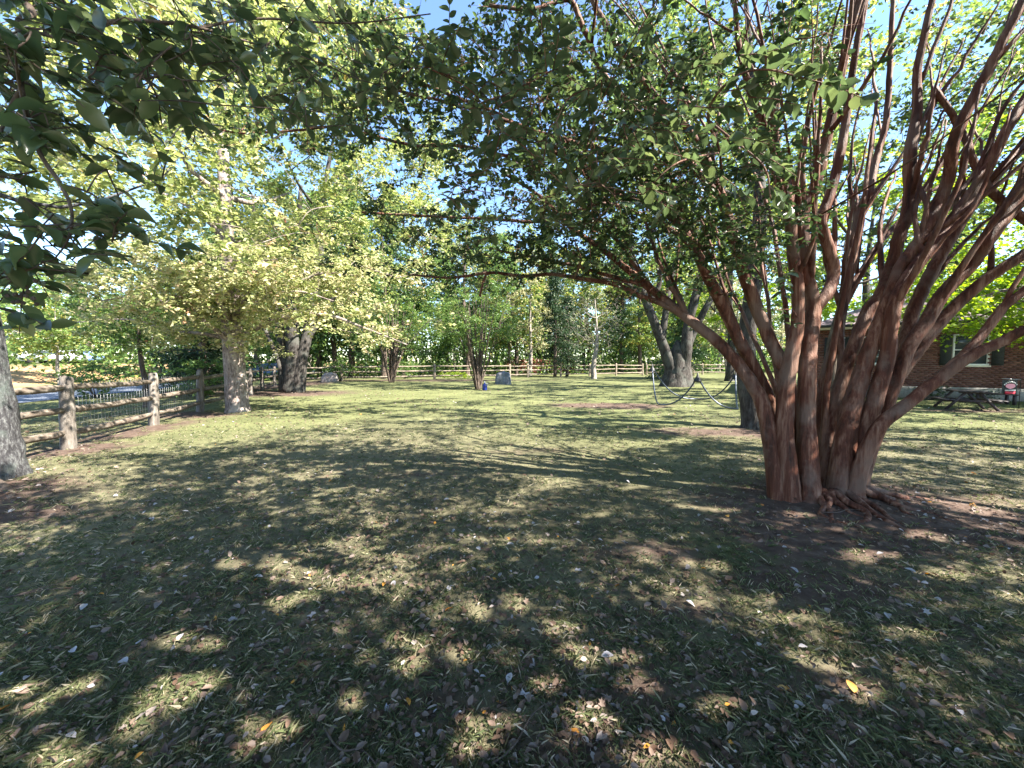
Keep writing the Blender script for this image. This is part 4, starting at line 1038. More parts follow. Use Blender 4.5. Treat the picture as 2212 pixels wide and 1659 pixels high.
# ------------------------------------------------------------------ split rail fences
def rail_fence(name, label, pts, hts, rh, mat_post, mat_rail, r_post, r_rail, seed):
    rng = np.random.default_rng(seed)
    p0 = pts[0]; root = thing(name, label, 'fence', (p0[0], p0[1], hz(*p0)))
    for i, (x, y) in enumerate(pts):
        z = hz(x, y); mb = MB(); a = math.atan2(pts[min(i + 1, len(pts) - 1)][1] - pts[max(i - 1, 0)][1], pts[min(i + 1, len(pts) - 1)][0] - pts[max(i - 1, 0)][0])
        k = 8; n = 9; tl = rng.normal(0, .015, 2)
        th = np.arange(k) / k * 2 * math.pi + math.pi / 8
        V = []
        for j in range(n):
            t = j / (n - 1); zz = -.1 + (hts + .1) * t
            rr = r_post * (1 + rng.normal(0, .05, k)) * (1.06 - .1 * t); rr = rr * np.where(np.arange(k) % 2, 1.0, 1.12)
            if j == n - 1: rr = rr * .82
            lx = np.cos(th) * rr; ly = np.sin(th) * rr * .8
            V.append(np.stack([x + lx * math.cos(a) - ly * math.sin(a) + tl[0] * zz, y + lx * math.sin(a) + ly * math.cos(a) + tl[1] * zz, np.full(k, z + zz) + (rng.normal(0, .012, k) if j == n - 1 else 0)], 1))
        V = np.concatenate(V + [np.array([[x + tl[0] * hts, y + tl[1] * hts, z + hts - .01]])])
        ii, jj = np.meshgrid(np.arange(n - 1), np.arange(k), indexing='ij'); j2 = (jj + 1) % k
        Q = np.stack([ii * k + jj, ii * k + j2, (ii + 1) * k + j2, (ii + 1) * k + jj], -1).reshape(-1, 4)
        e = (n - 1) * k; T3 = [[e + q, e + (q + 1) % k, n * k] for q in range(k)]
        mb.add(V, T3, Q); mb.build('post', mat_post, root)
    for i in range(len(pts) - 1):
        (x0, y0), (x1, y1) = pts[i], pts[i + 1]
        for h_ in rh:
            a = np.array([x0, y0, hz(x0, y0) + h_ + rng.normal(0, .015)]); b = np.array([x1, y1, hz(x1, y1) + h_ + rng.normal(0, .015)])
            dd = (b - a) / np.linalg.norm(b - a); a = a - dd * .07; b = b + dd * .07
            P = [a + (b - a) * t + [0, 0, -.02 * math.sin(t * math.pi)] + rng.normal(0, .008, 3) for t in np.linspace(0, 1, 9)]
            R = r_rail * (1 + rng.normal(0, .08, 9)); R[0] *= .6; R[-1] *= .6
            mb = MB(); mb.tube(P, R, 6, .10, rng=rng); mb.build('rail', mat_rail, root)
    return root
left_pts = [(-6.6, 1.6), (-7.15, 4.2)] + [tuple(G(148, 970)[:2]), tuple(G(333, 918)[:2]), tuple(G(433, 890)[:2]), (-10.5, 14.4), (-11.9, 17.4), (-13.5, 20.7), (-15.0, 24.2), (-16.5, 28.2)]
FL = rail_fence('split_rail_fence', 'weathered three rail fence along the left side of the lawn', left_pts, 1.27, (.28, .68, 1.07), M['wood'], M['wood_rail'], .105, .062, 3)
# wire mesh stapled to the rails
mb = MB()
for (a, b) in [(left_pts[2], left_pts[3]), (left_pts[3], left_pts[4])]:
    A = np.array([a[0], a[1], hz(*a)]); B = np.array([b[0], b[1], hz(*b)]); n_ = np.array([-(B - A)[1], (B - A)[0], 0]); n_ /= np.linalg.norm(n_); off = n_ * .075
    Ld = np.linalg.norm(B - A)
    for t in np.arange(.05, 1, .1 / Ld): mb.beam(A + (B - A) * t + off + [0, 0, .1], A + (B - A) * t + off + [0, 0, 1.15], .0028, .0028, up=(1, 0.3, 0))
    for z in np.arange(.1, 1.16, .1): mb.beam(A + off + [0, 0, z], B + off + [0, 0, z], .0028, .0028)
o = mb.build('wire_mesh', M['metal'], FL); o['kind'] = 'stuff'
far_pts = [(x, fence_y(x)) for x in [-16.5, -13.2, -9.9, -6.6, -3.3, -.2, 1.5, 4.8, 7.9, 11.0, 14.3]] 
rail_fence('split_rail_fence', 'sunlit rail fence across the far end of the lawn', far_pts, 1.3, (.3, .72, 1.12), M['wood_pale'], M['wood_pale'], .10, .06, 4)
rail_fence('split_rail_fence', 'pale rail fence continuing right of the forked tree', [(14.9, 42.5), (18.2, 43), (21.6, 43.5), (25, 44), (28.4, 44.5)], 1.3, (.3, .72, 1.12), M['wood_pale'], M['wood_pale'], .10, .06, 5)
# slatted gate seen right of the forked tree
g = np.array([W(1491, 780, 38)[0], 38.0]); gz = hz(*g)
GT = thing('wooden_gate', 'small arched picket gate right of the forked tree', 'gate', (g[0], g[1], gz))
for i in range(9):
    x = g[0] - .42 + i * .105; mb = MB(); mb.box((x, g[1], gz + .55 + .08 * math.cos((i - 4) * .35)), (.07, .02, 1.05 + .16 * math.cos((i - 4) * .35))); mb.build('picket', M['wood_pale'], GT)
for z in (.25, .95):
    mb = MB(); mb.box((g[0], g[1] + .03, gz + z), (.95, .03, .09)); mb.build('rail', M['wood_pale'], GT)

# ------------------------------------------------------------------ rocks, jug
def rock(name, label, c, size, mat, seed, topflat=.8):
    rng = np.random.default_rng(seed)
    n, k = 12, 26; V = []
    for i in range(n + 1):
        t = i / n
        prof = 1.0 - .30 * t ** 1.5 if t < topflat else (1 - .30 * topflat ** 1.5) * math.sqrt(max(0, 1 - ((t - topflat) / (1 - topflat)) ** 2)) * 1.0
        for j in range(k):
            a = j / k * 2 * math.pi
            sq = 1 / max(abs(math.cos(a)), abs(math.sin(a))) ** .55
            rr = prof * sq * (1 + .06 * math.sin(3 * a + seed) + .05 * math.sin(7 * a + 4 * t) + rng.normal(0, .022))
            V.append([c[0] + size[0] / 2 * rr * math.cos(a) * .9, c[1] + size[1] / 2 * rr * math.sin(a) * .9, c[2] - .05 + (size[2] + .05) * (t + .03 * math.sin(a * 2 + seed) * t)])
    V.append([c[0], c[1], c[2] + size[2]]); e = n * k
    ii, jj = np.meshgrid(np.arange(n), np.arange(k), indexing='ij'); j2 = (jj + 1) % k
    Q = np.stack([ii * k + jj, ii * k + j2, (ii + 1) * k + j2, (ii + 1) * k + jj], -1).reshape(-1, 4)
    mb = MB(); mb.add(V, [[e + q, e + (q + 1) % k, (n + 1) * k] for q in range(k)], Q)
    o = mb.build(name, mat, None, False); tag(o, label, 'rock'); return o
g = G(1087, 831); rock('boulder', 'blue grey flat topped boulder in the middle of the lawn', (g[0], g[1] + .4, hz(g[0], g[1])), (1.22, .95, .86), M['stone'], 4)
g = G(708, 826); rock('boulder', 'low pale dappled rock left of the vase shaped myrtle', (g[0], g[1] + .4, hz(g[0], g[1])), (1.35, .8, .72), M['stone_pale'], 9, .7)
g = G(1047, 843); jz = hz(g[0], g[1])
JG = thing('water_jug', 'blue plastic jug at the foot of the multi stemmed myrtle', 'jug', (g[0], g[1], jz))
mb = MB(); mb.lathe((g[0], g[1], jz), [(.001, 0), (.12, 0), (.13, .03), (.13, .14), (.122, .16), (.13, .18), (.13, .26), (.09, .32), (.04, .36), (.04, .43)], 20); mb.build('body', M['blue'], JG, True)
mb = MB(); mb.lathe((g[0], g[1], jz + .43), [(.045, 0), (.045, .035), (.001, .036)], 14); mb.build('cap', M['white'], JG, True)
mb = MB(); mb.tube(cr([(g[0] + .05, g[1] - .1, jz + .36), (g[0] + .17, g[1] - .1, jz + .36), (g[0] + .17, g[1] - .08, jz + .2)], 6), np.full(13, .012), 6); mb.build('handle', M['white'], JG, True)

# ------------------------------------------------------------------ hammock frame
hA, hB, hC = W(1409, 792, 15.2), W(1507, 812, 12.6), W(1589, 808, 14.2)
lowAB, lowAC, lowBC = G(1424, 874, .03), G(1505, 862, .03), G(1594, 883, .03)
HF = thing('hammock_frame', 'three peaked frame of thin blue grey curved tubes on the lawn', 'hammock frame', (*((hA + hB + hC) / 3)[:2], 0))
def arc(a, l, b):
    P = []
    for t in np.linspace(-1, 1, 29):
        e = a if t < 0 else b; s_ = abs(t)
        hxy = l[:2] + (e[:2] - l[:2]) * (s_ ** .78)
        P.append([hxy[0], hxy[1], l[2] + (e[2] - l[2]) * (s_ ** 2.0)])
    return np.array(P)
ctr = (hA + hB + hC) / 3
for (a, l, b) in ((hA, lowAB, hB), (hA, lowAC, hC), (hB, lowBC, hC)):
    P = arc(a, l, b); mb = MB(); mb.tube(cr(P, 2), np.full(2 * 28 + 1, .026), 8); mb.build('tube', M['tube'], HF, True)
for h in (hA, hB, hC):
    mb = MB(); mb.lathe(h - [0, 0, .20], [(.001, 0), (.13, .0), (.12, .05), (.07, .14), (.03, .22), (.02, .30), (.001, .31)], 10); mb.build('joint_cap', M['black'], HF, True)
P = [hA + [0, 0, .08], hA + [-.03, 0, .18], hA + [-.12, 0, .22], hA + [-.2, 0, .12]]
mb = MB(); mb.tube(cr(P, 5), np.full(16, .014), 6); mb.build('hook', M['black'], HF, True)

# ------------------------------------------------------------------ brick house
hL = np.array([14.1, 17.8]); hR = np.array([22.2, 12.75]); 
ex = (hR - hL) / np.linalg.norm(hR - hL); LW = float(np.linalg.norm(hR - hL)) + 3.5; ny_ = np.array([-ex[1], ex[0]]) ; 
if ny_[1] < 0: ny_ = -ny_          # points away from the camera
HS = thing('brick_house', 'single storey red brick house with mauve shingled hip roof', 'house', (hL[0], hL[1], 0))
def hp(s_, t_, z): return np.array([hL[0] + ex[0] * s_ + ny_[0] * t_, hL[1] + ex[1] * s_ + ny_[1] * t_, z])
Rh = np.array([[ex[0], ny_[0], 0], [ex[1], ny_[1], 0], [0, 0, 1.0]])
def hbox(mb, s0, s1, t0, t1, z0, z1, tint=.5): mb.box(hp((s0 + s1) / 2, (t0 + t1) / 2, (z0 + z1) / 2), (s1 - s0, t1 - t0, z1 - z0), Rh, tint)
WALLH = 2.98; DEP = 8.0
# window openings  (s0, s1, z0, z1)
def s_of(u):
    r = ray(u, 780); k = r[0] / r[1]
    # x = k*y along wall line
    return float((k * hL[1] - hL[0]) / (ex[0] - k * ex[1]))
wins = [(s_of(1800), s_of(1800) + .0, 1.55, 2.75)]
w1 = (s_of(1801), s_of(1828) - .28, 1.50, 2.62); w2 = (s_of(1846), s_of(1846) + 1.15, 1.42, 2.62); w3 = (s_of(2137) - 1.0, s_of(2137), 1.38, 2.62); w4 = (LW - 1.9, LW - .9, 1.38, 2.62)
w1 = (s_of(1801), s_of(1801) + .55, 1.42, 2.62)
wins = [w1, w2, w3, w4]
mb = MB()
xs_ = sorted({0.0, LW} | {w[0] for w in wins} | {w[1] for w in wins})
for a, b in zip(xs_[:-1], xs_[1:]):
    m = (a + b) / 2; w = [w for w in wins if w[0] < m < w[1]]
    if w: hbox(mb, a, b, .02, .2, .5, w[0][2]); hbox(mb, a, b, .02, .2, w[0][3], WALLH)
    else: hbox(mb, a, b, .02, .2, .5, WALLH)
hbox(mb, .02, .2, .2, DEP, .5, WALLH); hbox(mb, LW - .2, LW - .02, .2, DEP, .5, WALLH); hbox(mb, .2, LW - .2, DEP - .2, DEP, .5, WALLH)
mb.build('mortar_wall', M['mortar'], HS)
mb = MB(); hbox(mb, -.03, LW + .03, -.03, DEP + .03, -.2, .5); mb.build('foundation', M['concrete'], HS)
# bricks
bl, bh, gap = .203, .067, .012
brick_me = None; cnt = 0; rgb = np.random.default_rng(8); stuff = MB(); singles = []
courses = int((WALLH - .5) / (bh + gap))
for c in range(courses):
    z = .5 + (bh + gap) * c + bh / 2 + gap / 2
    off = 0 if c % 2 else -(bl + gap) / 2; s_ = off
    while s_ < LW:
        a, b = max(s_, 0), min(s_ + bl, LW)
        if b - a > .03 and not any(w[0] - .05 < (a + b) / 2 < w[1] + .05 and w[2] - .04 < z < w[3] + .04 for w in wins):
            singles.append((a, b, z, rgb.uniform(.15, .85)))
        s_ += bl + gap
full = [q for q in singles if q[1] - q[0] > bl - .001]
key = sorted(full, key=lambda q: -(1.0 if (0.3 < q[0] < 1.2 or 4.2 < q[0] < 7.6) and .9 < q[2] < 2.3 else 0) - .0001 * q[0])[:300]
keyset = set((q[0], q[2]) for q in key)
brick_meshes = []
for t in (.15, .3, .45, .6, .75, .9):
    m_ = MB(); m_.box((0, 0, 0), (bl, .03, bh), Rh, t); V = np.concatenate(m_.V)
    me = make_mesh('brick', V, None, np.concatenate(m_.Q), np.concatenate(m_.tq)); me.materials.append(M['brick']); brick_meshes.append(me)
for q in singles:
    jit = rgb.uniform(-.003, .003)
    if (q[0], q[2]) in keyset:
        o = bpy.data.objects.new('brick', brick_meshes[int(q[3] * 5.99)]); COL.objects.link(o); o.parent = HS
        o.location = Vector(hp((q[0] + q[1]) / 2, .008 + jit, q[2])) - Vector(HS['_o'])
    else: hbox(stuff, q[0], q[1], -.007 + jit, .023 + jit, q[2] - bh / 2, q[2] + bh / 2, q[3])
# side wall bricks (left gable side)
for c in range(courses):
    z = .5 + (bh + gap) * c + bh / 2 + gap / 2; t_ = 0 if c % 2 else -(bl + gap) / 2
    while t_ < DEP:
        a, b = max(t_, .03), min(t_ + bl, DEP)
        if b - a > .03: hbox(stuff, -.007, .023, a, b, z - bh / 2, z + bh / 2, rgb.uniform(.15, .85))
        t_ += bl + gap
o = stuff.build('brickwork', M['brick'], HS); o['kind'] = 'stuff'
for i, w in enumerate(wins):
    f = MB(); s0, s1, z0, z1 = w; fr = .06
    hbox(f, s0, s1, .0, .09, z0, z0 + fr); hbox(f, s0, s1, .0, .09, z1 - fr, z1); hbox(f, s0, s0 + fr, .003, .087, z0 + fr, z1 - fr); hbox(f, s1 - fr, s1, .003, .087, z0 + fr, z1 - fr)
    hbox(f, s0 + fr, s1 - fr, .01, .08, (z0 + z1) / 2 - .025, (z0 + z1) / 2 + .025)
    wo = f.build('window', M['white'], HS)
    def sub(name, mb_, mat):
        o = mb_.build(name, mat, HS); o.parent = wo; return o
    for k, (za, zb) in enumerate([(z0 + fr, (z0 + z1) / 2 - .025), ((z0 + z1) / 2 + .025, z1 - fr)]):
        g_ = MB(); hbox(g_, s0 + fr, s1 - fr, .05, .058, za, zb); sub('pane', g_, M['glass'])
    g_ = MB(); hbox(g_, s0 - .04, s1 + .04, -.05, .05, z0 - .06, z0 - .003); sub('sill', g_, M['cream'])
    cu = MB(); hbox(cu, s0 + fr, s1 - fr, .12, .13, z0, z1)
    for sx in ((s0 - .36, s0 - .04), (s1 + .04, s1 + .36)):
        if sx[0] < 0: continue
        sh = MB(); hbox(sh, sx[0], sx[1], -.045, -.012, z0 + .003, z1 - .003)
        for z in np.arange(z0 + .08, z1 - .08, .06): hbox(sh, sx[0] + .04, sx[1] - .04, -.055, -.044, z, z + .035)
        sh.build('shutter', M['shutter'], HS)
ov_ = .42
mb = MB(); hbox(mb, -ov_, LW + ov_, -ov_, -.012, WALLH - .02, WALLH + .02); hbox(mb, -ov_, -.012, -.012, DEP, WALLH - .02, WALLH + .02); mb.build('soffit', M['cream'], HS)
mb = MB(); hbox(mb, -ov_ - .02, LW + ov_, -ov_ - .02, -ov_, WALLH - .03, WALLH + .15); hbox(mb, -ov_ - .02, -ov_, -ov_, DEP, WALLH - .03, WALLH + .15); mb.build('fascia', M['cream'], HS)
mb = MB(); hbox(mb, -ov_ - .12, LW + ov_, -ov_ - .13, -ov_ - .022, WALLH + .06, WALLH + .155); hbox(mb, -ov_ - .13, -ov_ - .022, -ov_ - .02, DEP, WALLH + .06, WALLH + .155); mb.build('gutter', M['shutter'], HS)
rz = WALLH + .16; RZ = 4.95; mid = DEP / 2
e0 = hp(-ov_, -ov_, rz); e1 = hp(LW + 2, -ov_, rz); e2 = hp(LW + 2, DEP + ov_, rz); e3 = hp(-ov_, DEP + ov_, rz); r0 = hp(mid, mid, RZ); r1 = hp(LW + 2, mid, RZ)
mb = MB(); mb.add([e0, e1, r1, r0, e3, e2], [[0, 3, 4]], [[0, 1, 2, 3], [4, 3, 2, 5]], .5); ro = mb.build('roof', M['shingle'], HS)
# shingle courses on the two visible slopes
sh = MB(); rows = 30
def slope(A, B, C, D, tabs):
    # A,B eave ; D,C ridge
    nrm = np.cross(B - A, D - A); nrm /= np.linalg.norm(nrm); 
    if nrm[2] < 0: nrm = -nrm
    for i in range(rows):
        t0 = i / rows; t1 = (i + 1.25) / rows; t1 = min(t1, 1)
        a0 = A + (D - A) * t0; b0 = B + (C - B) * t0; a1 = A + (D - A) * t1; b1 = B + (C - B) * t1
        L0 = np.linalg.norm(b0 - a0); nt = max(1, int(L0 / tabs))
        cuts = np.clip((np.arange(nt + 1) + (.5 if i % 2 else 0)) / nt, 0, 1)
        for q in range(nt):
            c0, c1 = cuts[q], cuts[q + 1]
            if c1 - c0 < 1e-4: continue
            c1 = c0 + (c1 - c0) * .97
            P = [a0 + (b0 - a0) * c0 + nrm * .022, a0 + (b0 - a0) * c1 + nrm * .022, a1 + (b1 - a1) * c1 + nrm * .006, a1 + (b1 - a1) * c0 + nrm * .006,
                 a0 + (b0 - a0) * c0 + nrm * .004, a0 + (b0 - a0) * c1 + nrm * .004]
            sh.add(P, None, [[0, 1, 2, 3], [4, 5, 1, 0]], rgb.uniform(.2, .8))
slope(e0, e1, r1, r0, .33); slope(e3, e0, r0, r0, .33)
o = sh.build('shingles', M['shingle'], HS); o.parent = ro; o['kind'] = 'stuff'
for i, (s_, w, h_) in enumerate([(.6, .5, .4), (2.0, .6, .45), (3.6, .7, .6), (4.8, .6, .45)]):
    p = hp(s_, -.7, 0); shrub('foundation_shrub', ['tiny dark shrub at the left corner of the brick wall', 'low dark shrub under the first house window', 'low dark shrub under the white framed window', 'low dark shrub against the middle of the brick wall'][i], p[0], p[1], w * .8, h_, 900, M['needle'], .07, 130 + i, 'shrubs along the foot of the house')

# ------------------------------------------------------------------ picnic table, bench, flag
c = G(2084, 883); pz = hz(c[0], c[1])
PT = thing('picnic_table', 'small dark wooden picnic table with splayed legs in front of the house', 'picnic table', (c[0], c[1], pz))
ax = np.array([c[0], c[1] * 1.0]); la = np.array([.50, .86]); la /= np.linalg.norm(la); sa = np.array([la[1], -la[0]])
def tp(l, s_, z): return np.array([c[0] + la[0] * l + sa[0] * s_, c[1] + la[1] * l + sa[1] * s_, pz + z])
for i in range(5):
    mb = MB(); s_ = -.26 + i * .13; mb.beam(tp(-.62, s_, .60), tp(.62, s_, .60), .12, .03); mb.build('tabletop_plank', M['wood_dark'], PT)
for sg in (-1, 1):
    for k in (0, 1):
        mb = MB(); s_ = sg * (.50 + .13 * k); mb.beam(tp(-.62, s_, .33), tp(.62, s_, .33), .12, .03); mb.build('bench_plank', M['wood_dark'], PT)
for l in (-.42, .42):
    for sg in (-1, 1):
        mb = MB(); mb.beam(tp(l, sg * .14, .585), tp(l, sg * .58, 0.0), .07, .035, up=(la[0], la[1], 0)); mb.build('leg', M['wood_dark'], PT)
    mb = MB(); mb.beam(tp(l + .035, -.66, .295), tp(l + .035, .66, .295), .03, .07); mb.build('crossbar', M['wood_dark'], PT)
    mb = MB(); mb.beam(tp(l + .03, -.3, .565), tp(l + .03, .3, .565), .03, .04); mb.build('top_support', M['wood_dark'], PT)
a = W(2105, 856, 14.2); b = W(2200, 862, 13.4); bz_ = hz(a[0], a[1])
BN = thing('garden_bench', 'long low dark bench against the house wall beside the hanging flag', 'bench', (a[0], a[1], bz_))
a[2] = b[2] = .36
for k in range(3):
    mb = MB(); o_ = np.array([.12, .2, 0]) * k; mb.beam(a + o_, b + o_, .15, .04); mb.build('seat_plank', M['wood_dark'], BN)
for e in (a + (b - a) * .08, a + (b - a) * .92):
    for k in (0, 1):
        q = e + np.array([.12, .2, 0]) * 2 * k; mb = MB(); mb.box((q[0], q[1], .17), (.07, .07, .34)); mb.build('leg', M['wood_dark'], BN)
fd = 12.6; f0 = W(2166, 821, fd); f1 = W(2196, 853, fd)
FG = thing('garden_flag', 'dark garden flag with pink emblem and red stripe hanging from a bracket', 'flag', (W(2207, 800, fd)[0], fd, 0))
zt, zb = f0[2], f1[2]; xl, xr = f0[0], f1[0]
nx_, nz_ = 14, 8; V = []
for i in range(nz_ + 1):
    for j in range(nx_ + 1):
        V.append([xl + (xr - xl) * j / nx_, fd + .012 * math.sin(j * 1.1) * (1 - .5 * i / nz_), zb + (zt - zb) * i / nz_])
V = np.array(V); Vb = V + [0, .006, 0]
ii, jj = np.meshgrid(np.arange(nz_), np.arange(nx_), indexing='ij'); w_ = nx_ + 1
Q = np.stack([ii * w_ + jj, ii * w_ + jj + 1, (ii + 1) * w_ + jj + 1, (ii + 1) * w_ + jj], -1).reshape(-1, 4)
mb = MB(); mb.add(V, None, Q); mb.add(Vb, None, Q); cl = mb.build('cloth', M['dark_cloth'], FG)
def fsub(name, mb_, mat):
    o = mb_.build(name, mat, FG); o.parent = cl
wF = xr - xl; hF = zt - zb; yf = fd - .02
for i in range(8):     # arched white lettering, unreadable blocks
    a = math.radians(140 - i * 100 / 7); cx = xl + wF * .5 + wF * .52 * math.cos(a); cz = zt - hF * .62 + hF * .50 * math.sin(a)
    mb = MB(); mb.box((cx, yf, cz), (wF * .075, .004, hF * .085), np.array([[math.sin(a), 0, math.cos(a)], [0, 1, 0], [-math.cos(a), 0, math.sin(a)]])); fsub('letter_mark', mb, M['white_cloth'])
mb = MB(); th = np.linspace(0, 2 * math.pi, 20, endpoint=False)
V = np.stack([xl + wF * .5 + wF * .33 * np.cos(th), np.full(20, yf), zt - hF * .40 + hF * .17 * np.sin(th) * (1 + .15 * np.sin(3 * th))], 1)
mb.add(np.vstack([V, [[xl + wF * .5, yf - .002, zt - hF * .4]]]), [[i, (i + 1) % 20, 20] for i in range(20)]); fsub('emblem', mb, M['pink_cloth'])
mb = MB(); mb.box((xl + wF * .5, yf, zt - hF * .69), (wF * .72, .004, hF * .07)); fsub('white_stripe', mb, M['white_cloth'])
mb = MB(); mb.box((xl + wF * .5, yf, zt - hF * .86), (wF * .68, .004, hF * .17)); fsub('red_stripe', mb, M['red_cloth'])
px = W(2207, 800, fd)[0]
mb = MB(); mb.tube([(px, fd, -.05), (px, fd, zt + .03), (px, fd, zt + .06)], [.009] * 3, 8); mb.build('pole', M['black'], FG)
mb = MB(); mb.tube([(px, fd, zt + .012), ((px + xl) / 2, fd, zt + .03), (xl - .03, fd, zt + .05)], [.009] * 3, 8); mb.build('crossarm', M['metal'], FG)

# ------------------------------------------------------------------ cars and house across the road
def car(label, x, y, z, ang, paint, group):
    root = thing('parked_car', label, 'car', (x, y, z), group); R = np.array([[math.cos(ang), -math.sin(ang), 0], [math.sin(ang), math.cos(ang), 0], [0, 0, 1]])
    prof = [(-2.2, .35), (-2.25, .7), (-2.1, .95), (-1.3, 1.0), (-.7, 1.42), (.75, 1.46), (1.5, .98), (2.15, .9), (2.25, .6), (2.2, .35)]
    def ext(prof, w, wt):
        n = len(prof); V = []
        for sgn in (-1, 1):
            for (a, b) in prof: V.append([a, sgn * (w if b < 1.05 else wt), b])
        return np.array(V), [[i, (i + 1) % n, n + (i + 1) % n, n + i] for i in range(n)]
    V, Q = ext(prof, .88, .7); n = len(prof)
    T3 = [[0, i + 1, i] for i in range(1, n - 1)] + [[n, n + i, n + i + 1] for i in range(1, n - 1)]
    mb = MB(); mb.add(V @ R.T + [x, y, z], T3, Q); mb.build('body', paint, root)
    mb = MB()
    for sgn in (-1, 1):
        P = np.array([[-1.15, sgn * .84, 1.02], [-.65, sgn * .73, 1.36], [.7, sgn * .73, 1.38], [1.3, sgn * .84, 1.02]]) ; P[:, 1] += sgn * .03
        mb.add(P @ R.T + [x, y, z], None, [[0, 1, 2, 3]])
    mb.build('window', M['glass'], root)
    for a in (-1.4, 1.4):
        for sgn in (-1, 1):
            c_ = np.array([a, sgn * .80, .33]); th = np.linspace(0, 2 * math.pi, 16, endpoint=False); V = []
            for dy in (-.11, .11):
                V += [c_ + [.33 * math.cos(t), dy, .33 * math.sin(t)] for t in th]
            V += [c_ + [0, -.11, 0], c_ + [0, .11, 0]]; V = np.array(V)
            mb = MB(); mb.add(V @ R.T + [x, y, z], [[32, (i + 1) % 16, i] for i in range(16)] + [[33, 16 + i, 16 + (i + 1) % 16] for i in range(16)], [[i, (i + 1) % 16, 16 + (i + 1) % 16, 16 + i] for i in range(16)]); mb.build('wheel', M['rubber'], root)
CG = 'cars parked across the road'
p = W(118, 780, 40); car('white car parked on the bank across the road nearest the left tree', p[0], 40, hz(p[0], 40), .3, M['car_white'], CG)
p = W(165, 780, 44); car('pale blue car parked on the bank across the road', p[0], 44, hz(p[0], 44), .1, M['car_blue'], CG)
p = W(585, 780, 36); car('blue grey car beyond the fence behind the many trunked tree', p[0], 36, hz(p[0], 36), .2, M['car_blue'], CG)
FH = thing('far_house', 'small white house with grey roof across the road', 'house', (-78, 60, 1.3))
mb = MB(); mb.box((-78, 60, 2.9), (14, 8, 3.2)); mb.build('wall', M['white'], FH)
mb = MB(); mb.add([(-85.5, 55.5, 4.502), (-70.5, 55.5, 4.502), (-70.5, 64.5, 4.502), (-85.5, 64.5, 4.502), (-85.5, 60, 7), (-70.5, 60, 7)], [[0, 4, 3], [1, 2, 5]], [[0, 1, 5, 4], [2, 3, 4, 5]]); mb.build('roof', M['concrete'], FH)
for i in range(4):
    mb = MB(); mb.box((-83 + i * 3.2, 55.98, 3.0), (1.2, .08, 1.3)); mb.build('window', M['glass'], FH)
# trees closing the view beyond the road
for i in range(9):
    x = -40 - i * 9 + random.uniform(-2, 2); y = 62 - i * 3 + random.uniform(-4, 6)
    c_ = copy_tree(first[1 if i % 2 else 0], None, (x, y, hz(x, y)), random.uniform(0, 6), (1.1, 1.1, .95), 'tall ' + ('green' if i % 2 else 'yellow green') + ' tree on the skyline beyond the road', 'trees beyond the road')

# ------------------------------------------------------------------ grass, fallen leaves, twigs
def scatter_ground(n, rng, ymin, ymax, power, wmul=1.45):
    t = rng.uniform(0, 1, n); y = ymin * (ymax / ymin) ** (t ** power)
    x = rng.uniform(-1, 1, n) * (y * wmul + .4)
    return x, y
def build_grass():
    rng = np.random.default_rng(17); n = 190000
    x, y = scatter_ground(n, rng, 1.25, 24, 1.15)
    dm = dirt_mask(x, y)
    patch = np.sin(x * 1.3 + 2 * np.sin(y * .9)) * np.cos(y * 1.1 + 1.5 * np.sin(x * .7)); fine_ = np.sin(x * 5.1 + y * 2) * np.sin(y * 6.3 - x * 1.4 + 2 * np.sin(x * 2.2))
    keep = rng.uniform(0, 1, n) > np.clip(dm * 1.25 + .26 - .26 * fine_, 0, .97)
    keep &= (lane(x, y) > -18.5)
    x, y, patch, fine_ = x[keep], y[keep], patch[keep], fine_[keep]; n = len(x)
    z = H(x, y)
    sc = np.clip(y / 6, 1, 3.2)
    nt_ = 7000; tx, ty = scatter_ground(nt_, rng, 1.25, 9, 1.0, 1.35)
    tk = (rng.uniform(0, 1, nt_) > dirt_mask(tx, ty) * 1.1); tx, ty = tx[tk], ty[tk]; per = 9
    ex_ = np.repeat(tx, per) + rng.normal(0, .014, len(tx) * per); ey_ = np.repeat(ty, per) + rng.normal(0, .014, len(ty) * per)
    nb0 = n; x = np.concatenate([x, ex_]); y = np.concatenate([y, ey_]); patch = np.concatenate([patch, np.repeat(rng.normal(.6, 1.0, len(tx)), per)]); fine_ = np.concatenate([fine_, np.full(len(ex_), .5)])
    n = len(x); z = H(x, y); sc = np.clip(y / 6, 1, 3.2)
    h = rng.uniform(.008, .024, n) * np.where(np.arange(n) >= nb0, 1.5, 1.0) * (1 + .3 * fine_) * np.clip(sc, 1, 1.25)
    w = rng.uniform(.0024, .0045, n) * sc * np.where(np.arange(n) >= nb0, .34, .6)
    a = rng.uniform(0, 6.28, n); lean = rng.normal(0, 1, (n, 2)) * h[:, None] * .9
    B = np.stack([x, y, z - .002], 1); s_ = np.stack([np.cos(a) * w, np.sin(a) * w, 0 * w], 1)
    mid_ = B + np.stack([lean[:, 0] * .3, lean[:, 1] * .3, h * .65], 1); tip = B + np.stack([lean[:, 0], lean[:, 1], h], 1)
    V = np.stack([B - s_, B + s_, mid_ + s_ * .6, tip], 1).reshape(-1, 3)
    i = np.arange(n)[:, None] * 4
    T3 = np.stack([i + [0, 1, 2], i + [0, 2, 3]], 1).reshape(-1, 3)
    tint = np.clip(rng.normal(.40, .23, n) + patch * .10 - .12 * sstep(4, 10, y) - .25 * np.exp(-((x - 1.9) / .45) ** 2 - ((y - 3.05) / .3) ** 2), 0, 1)
    me = make_mesh('grass', V, T3, None, np.repeat(tint, 2)); me.materials.append(M['grass'])
    o = bpy.data.objects.new('grass', me); COL.objects.link(o)
    tag(o, 'short mown grass blades covering the lawn', 'grass', None, 'stuff')
build_grass()
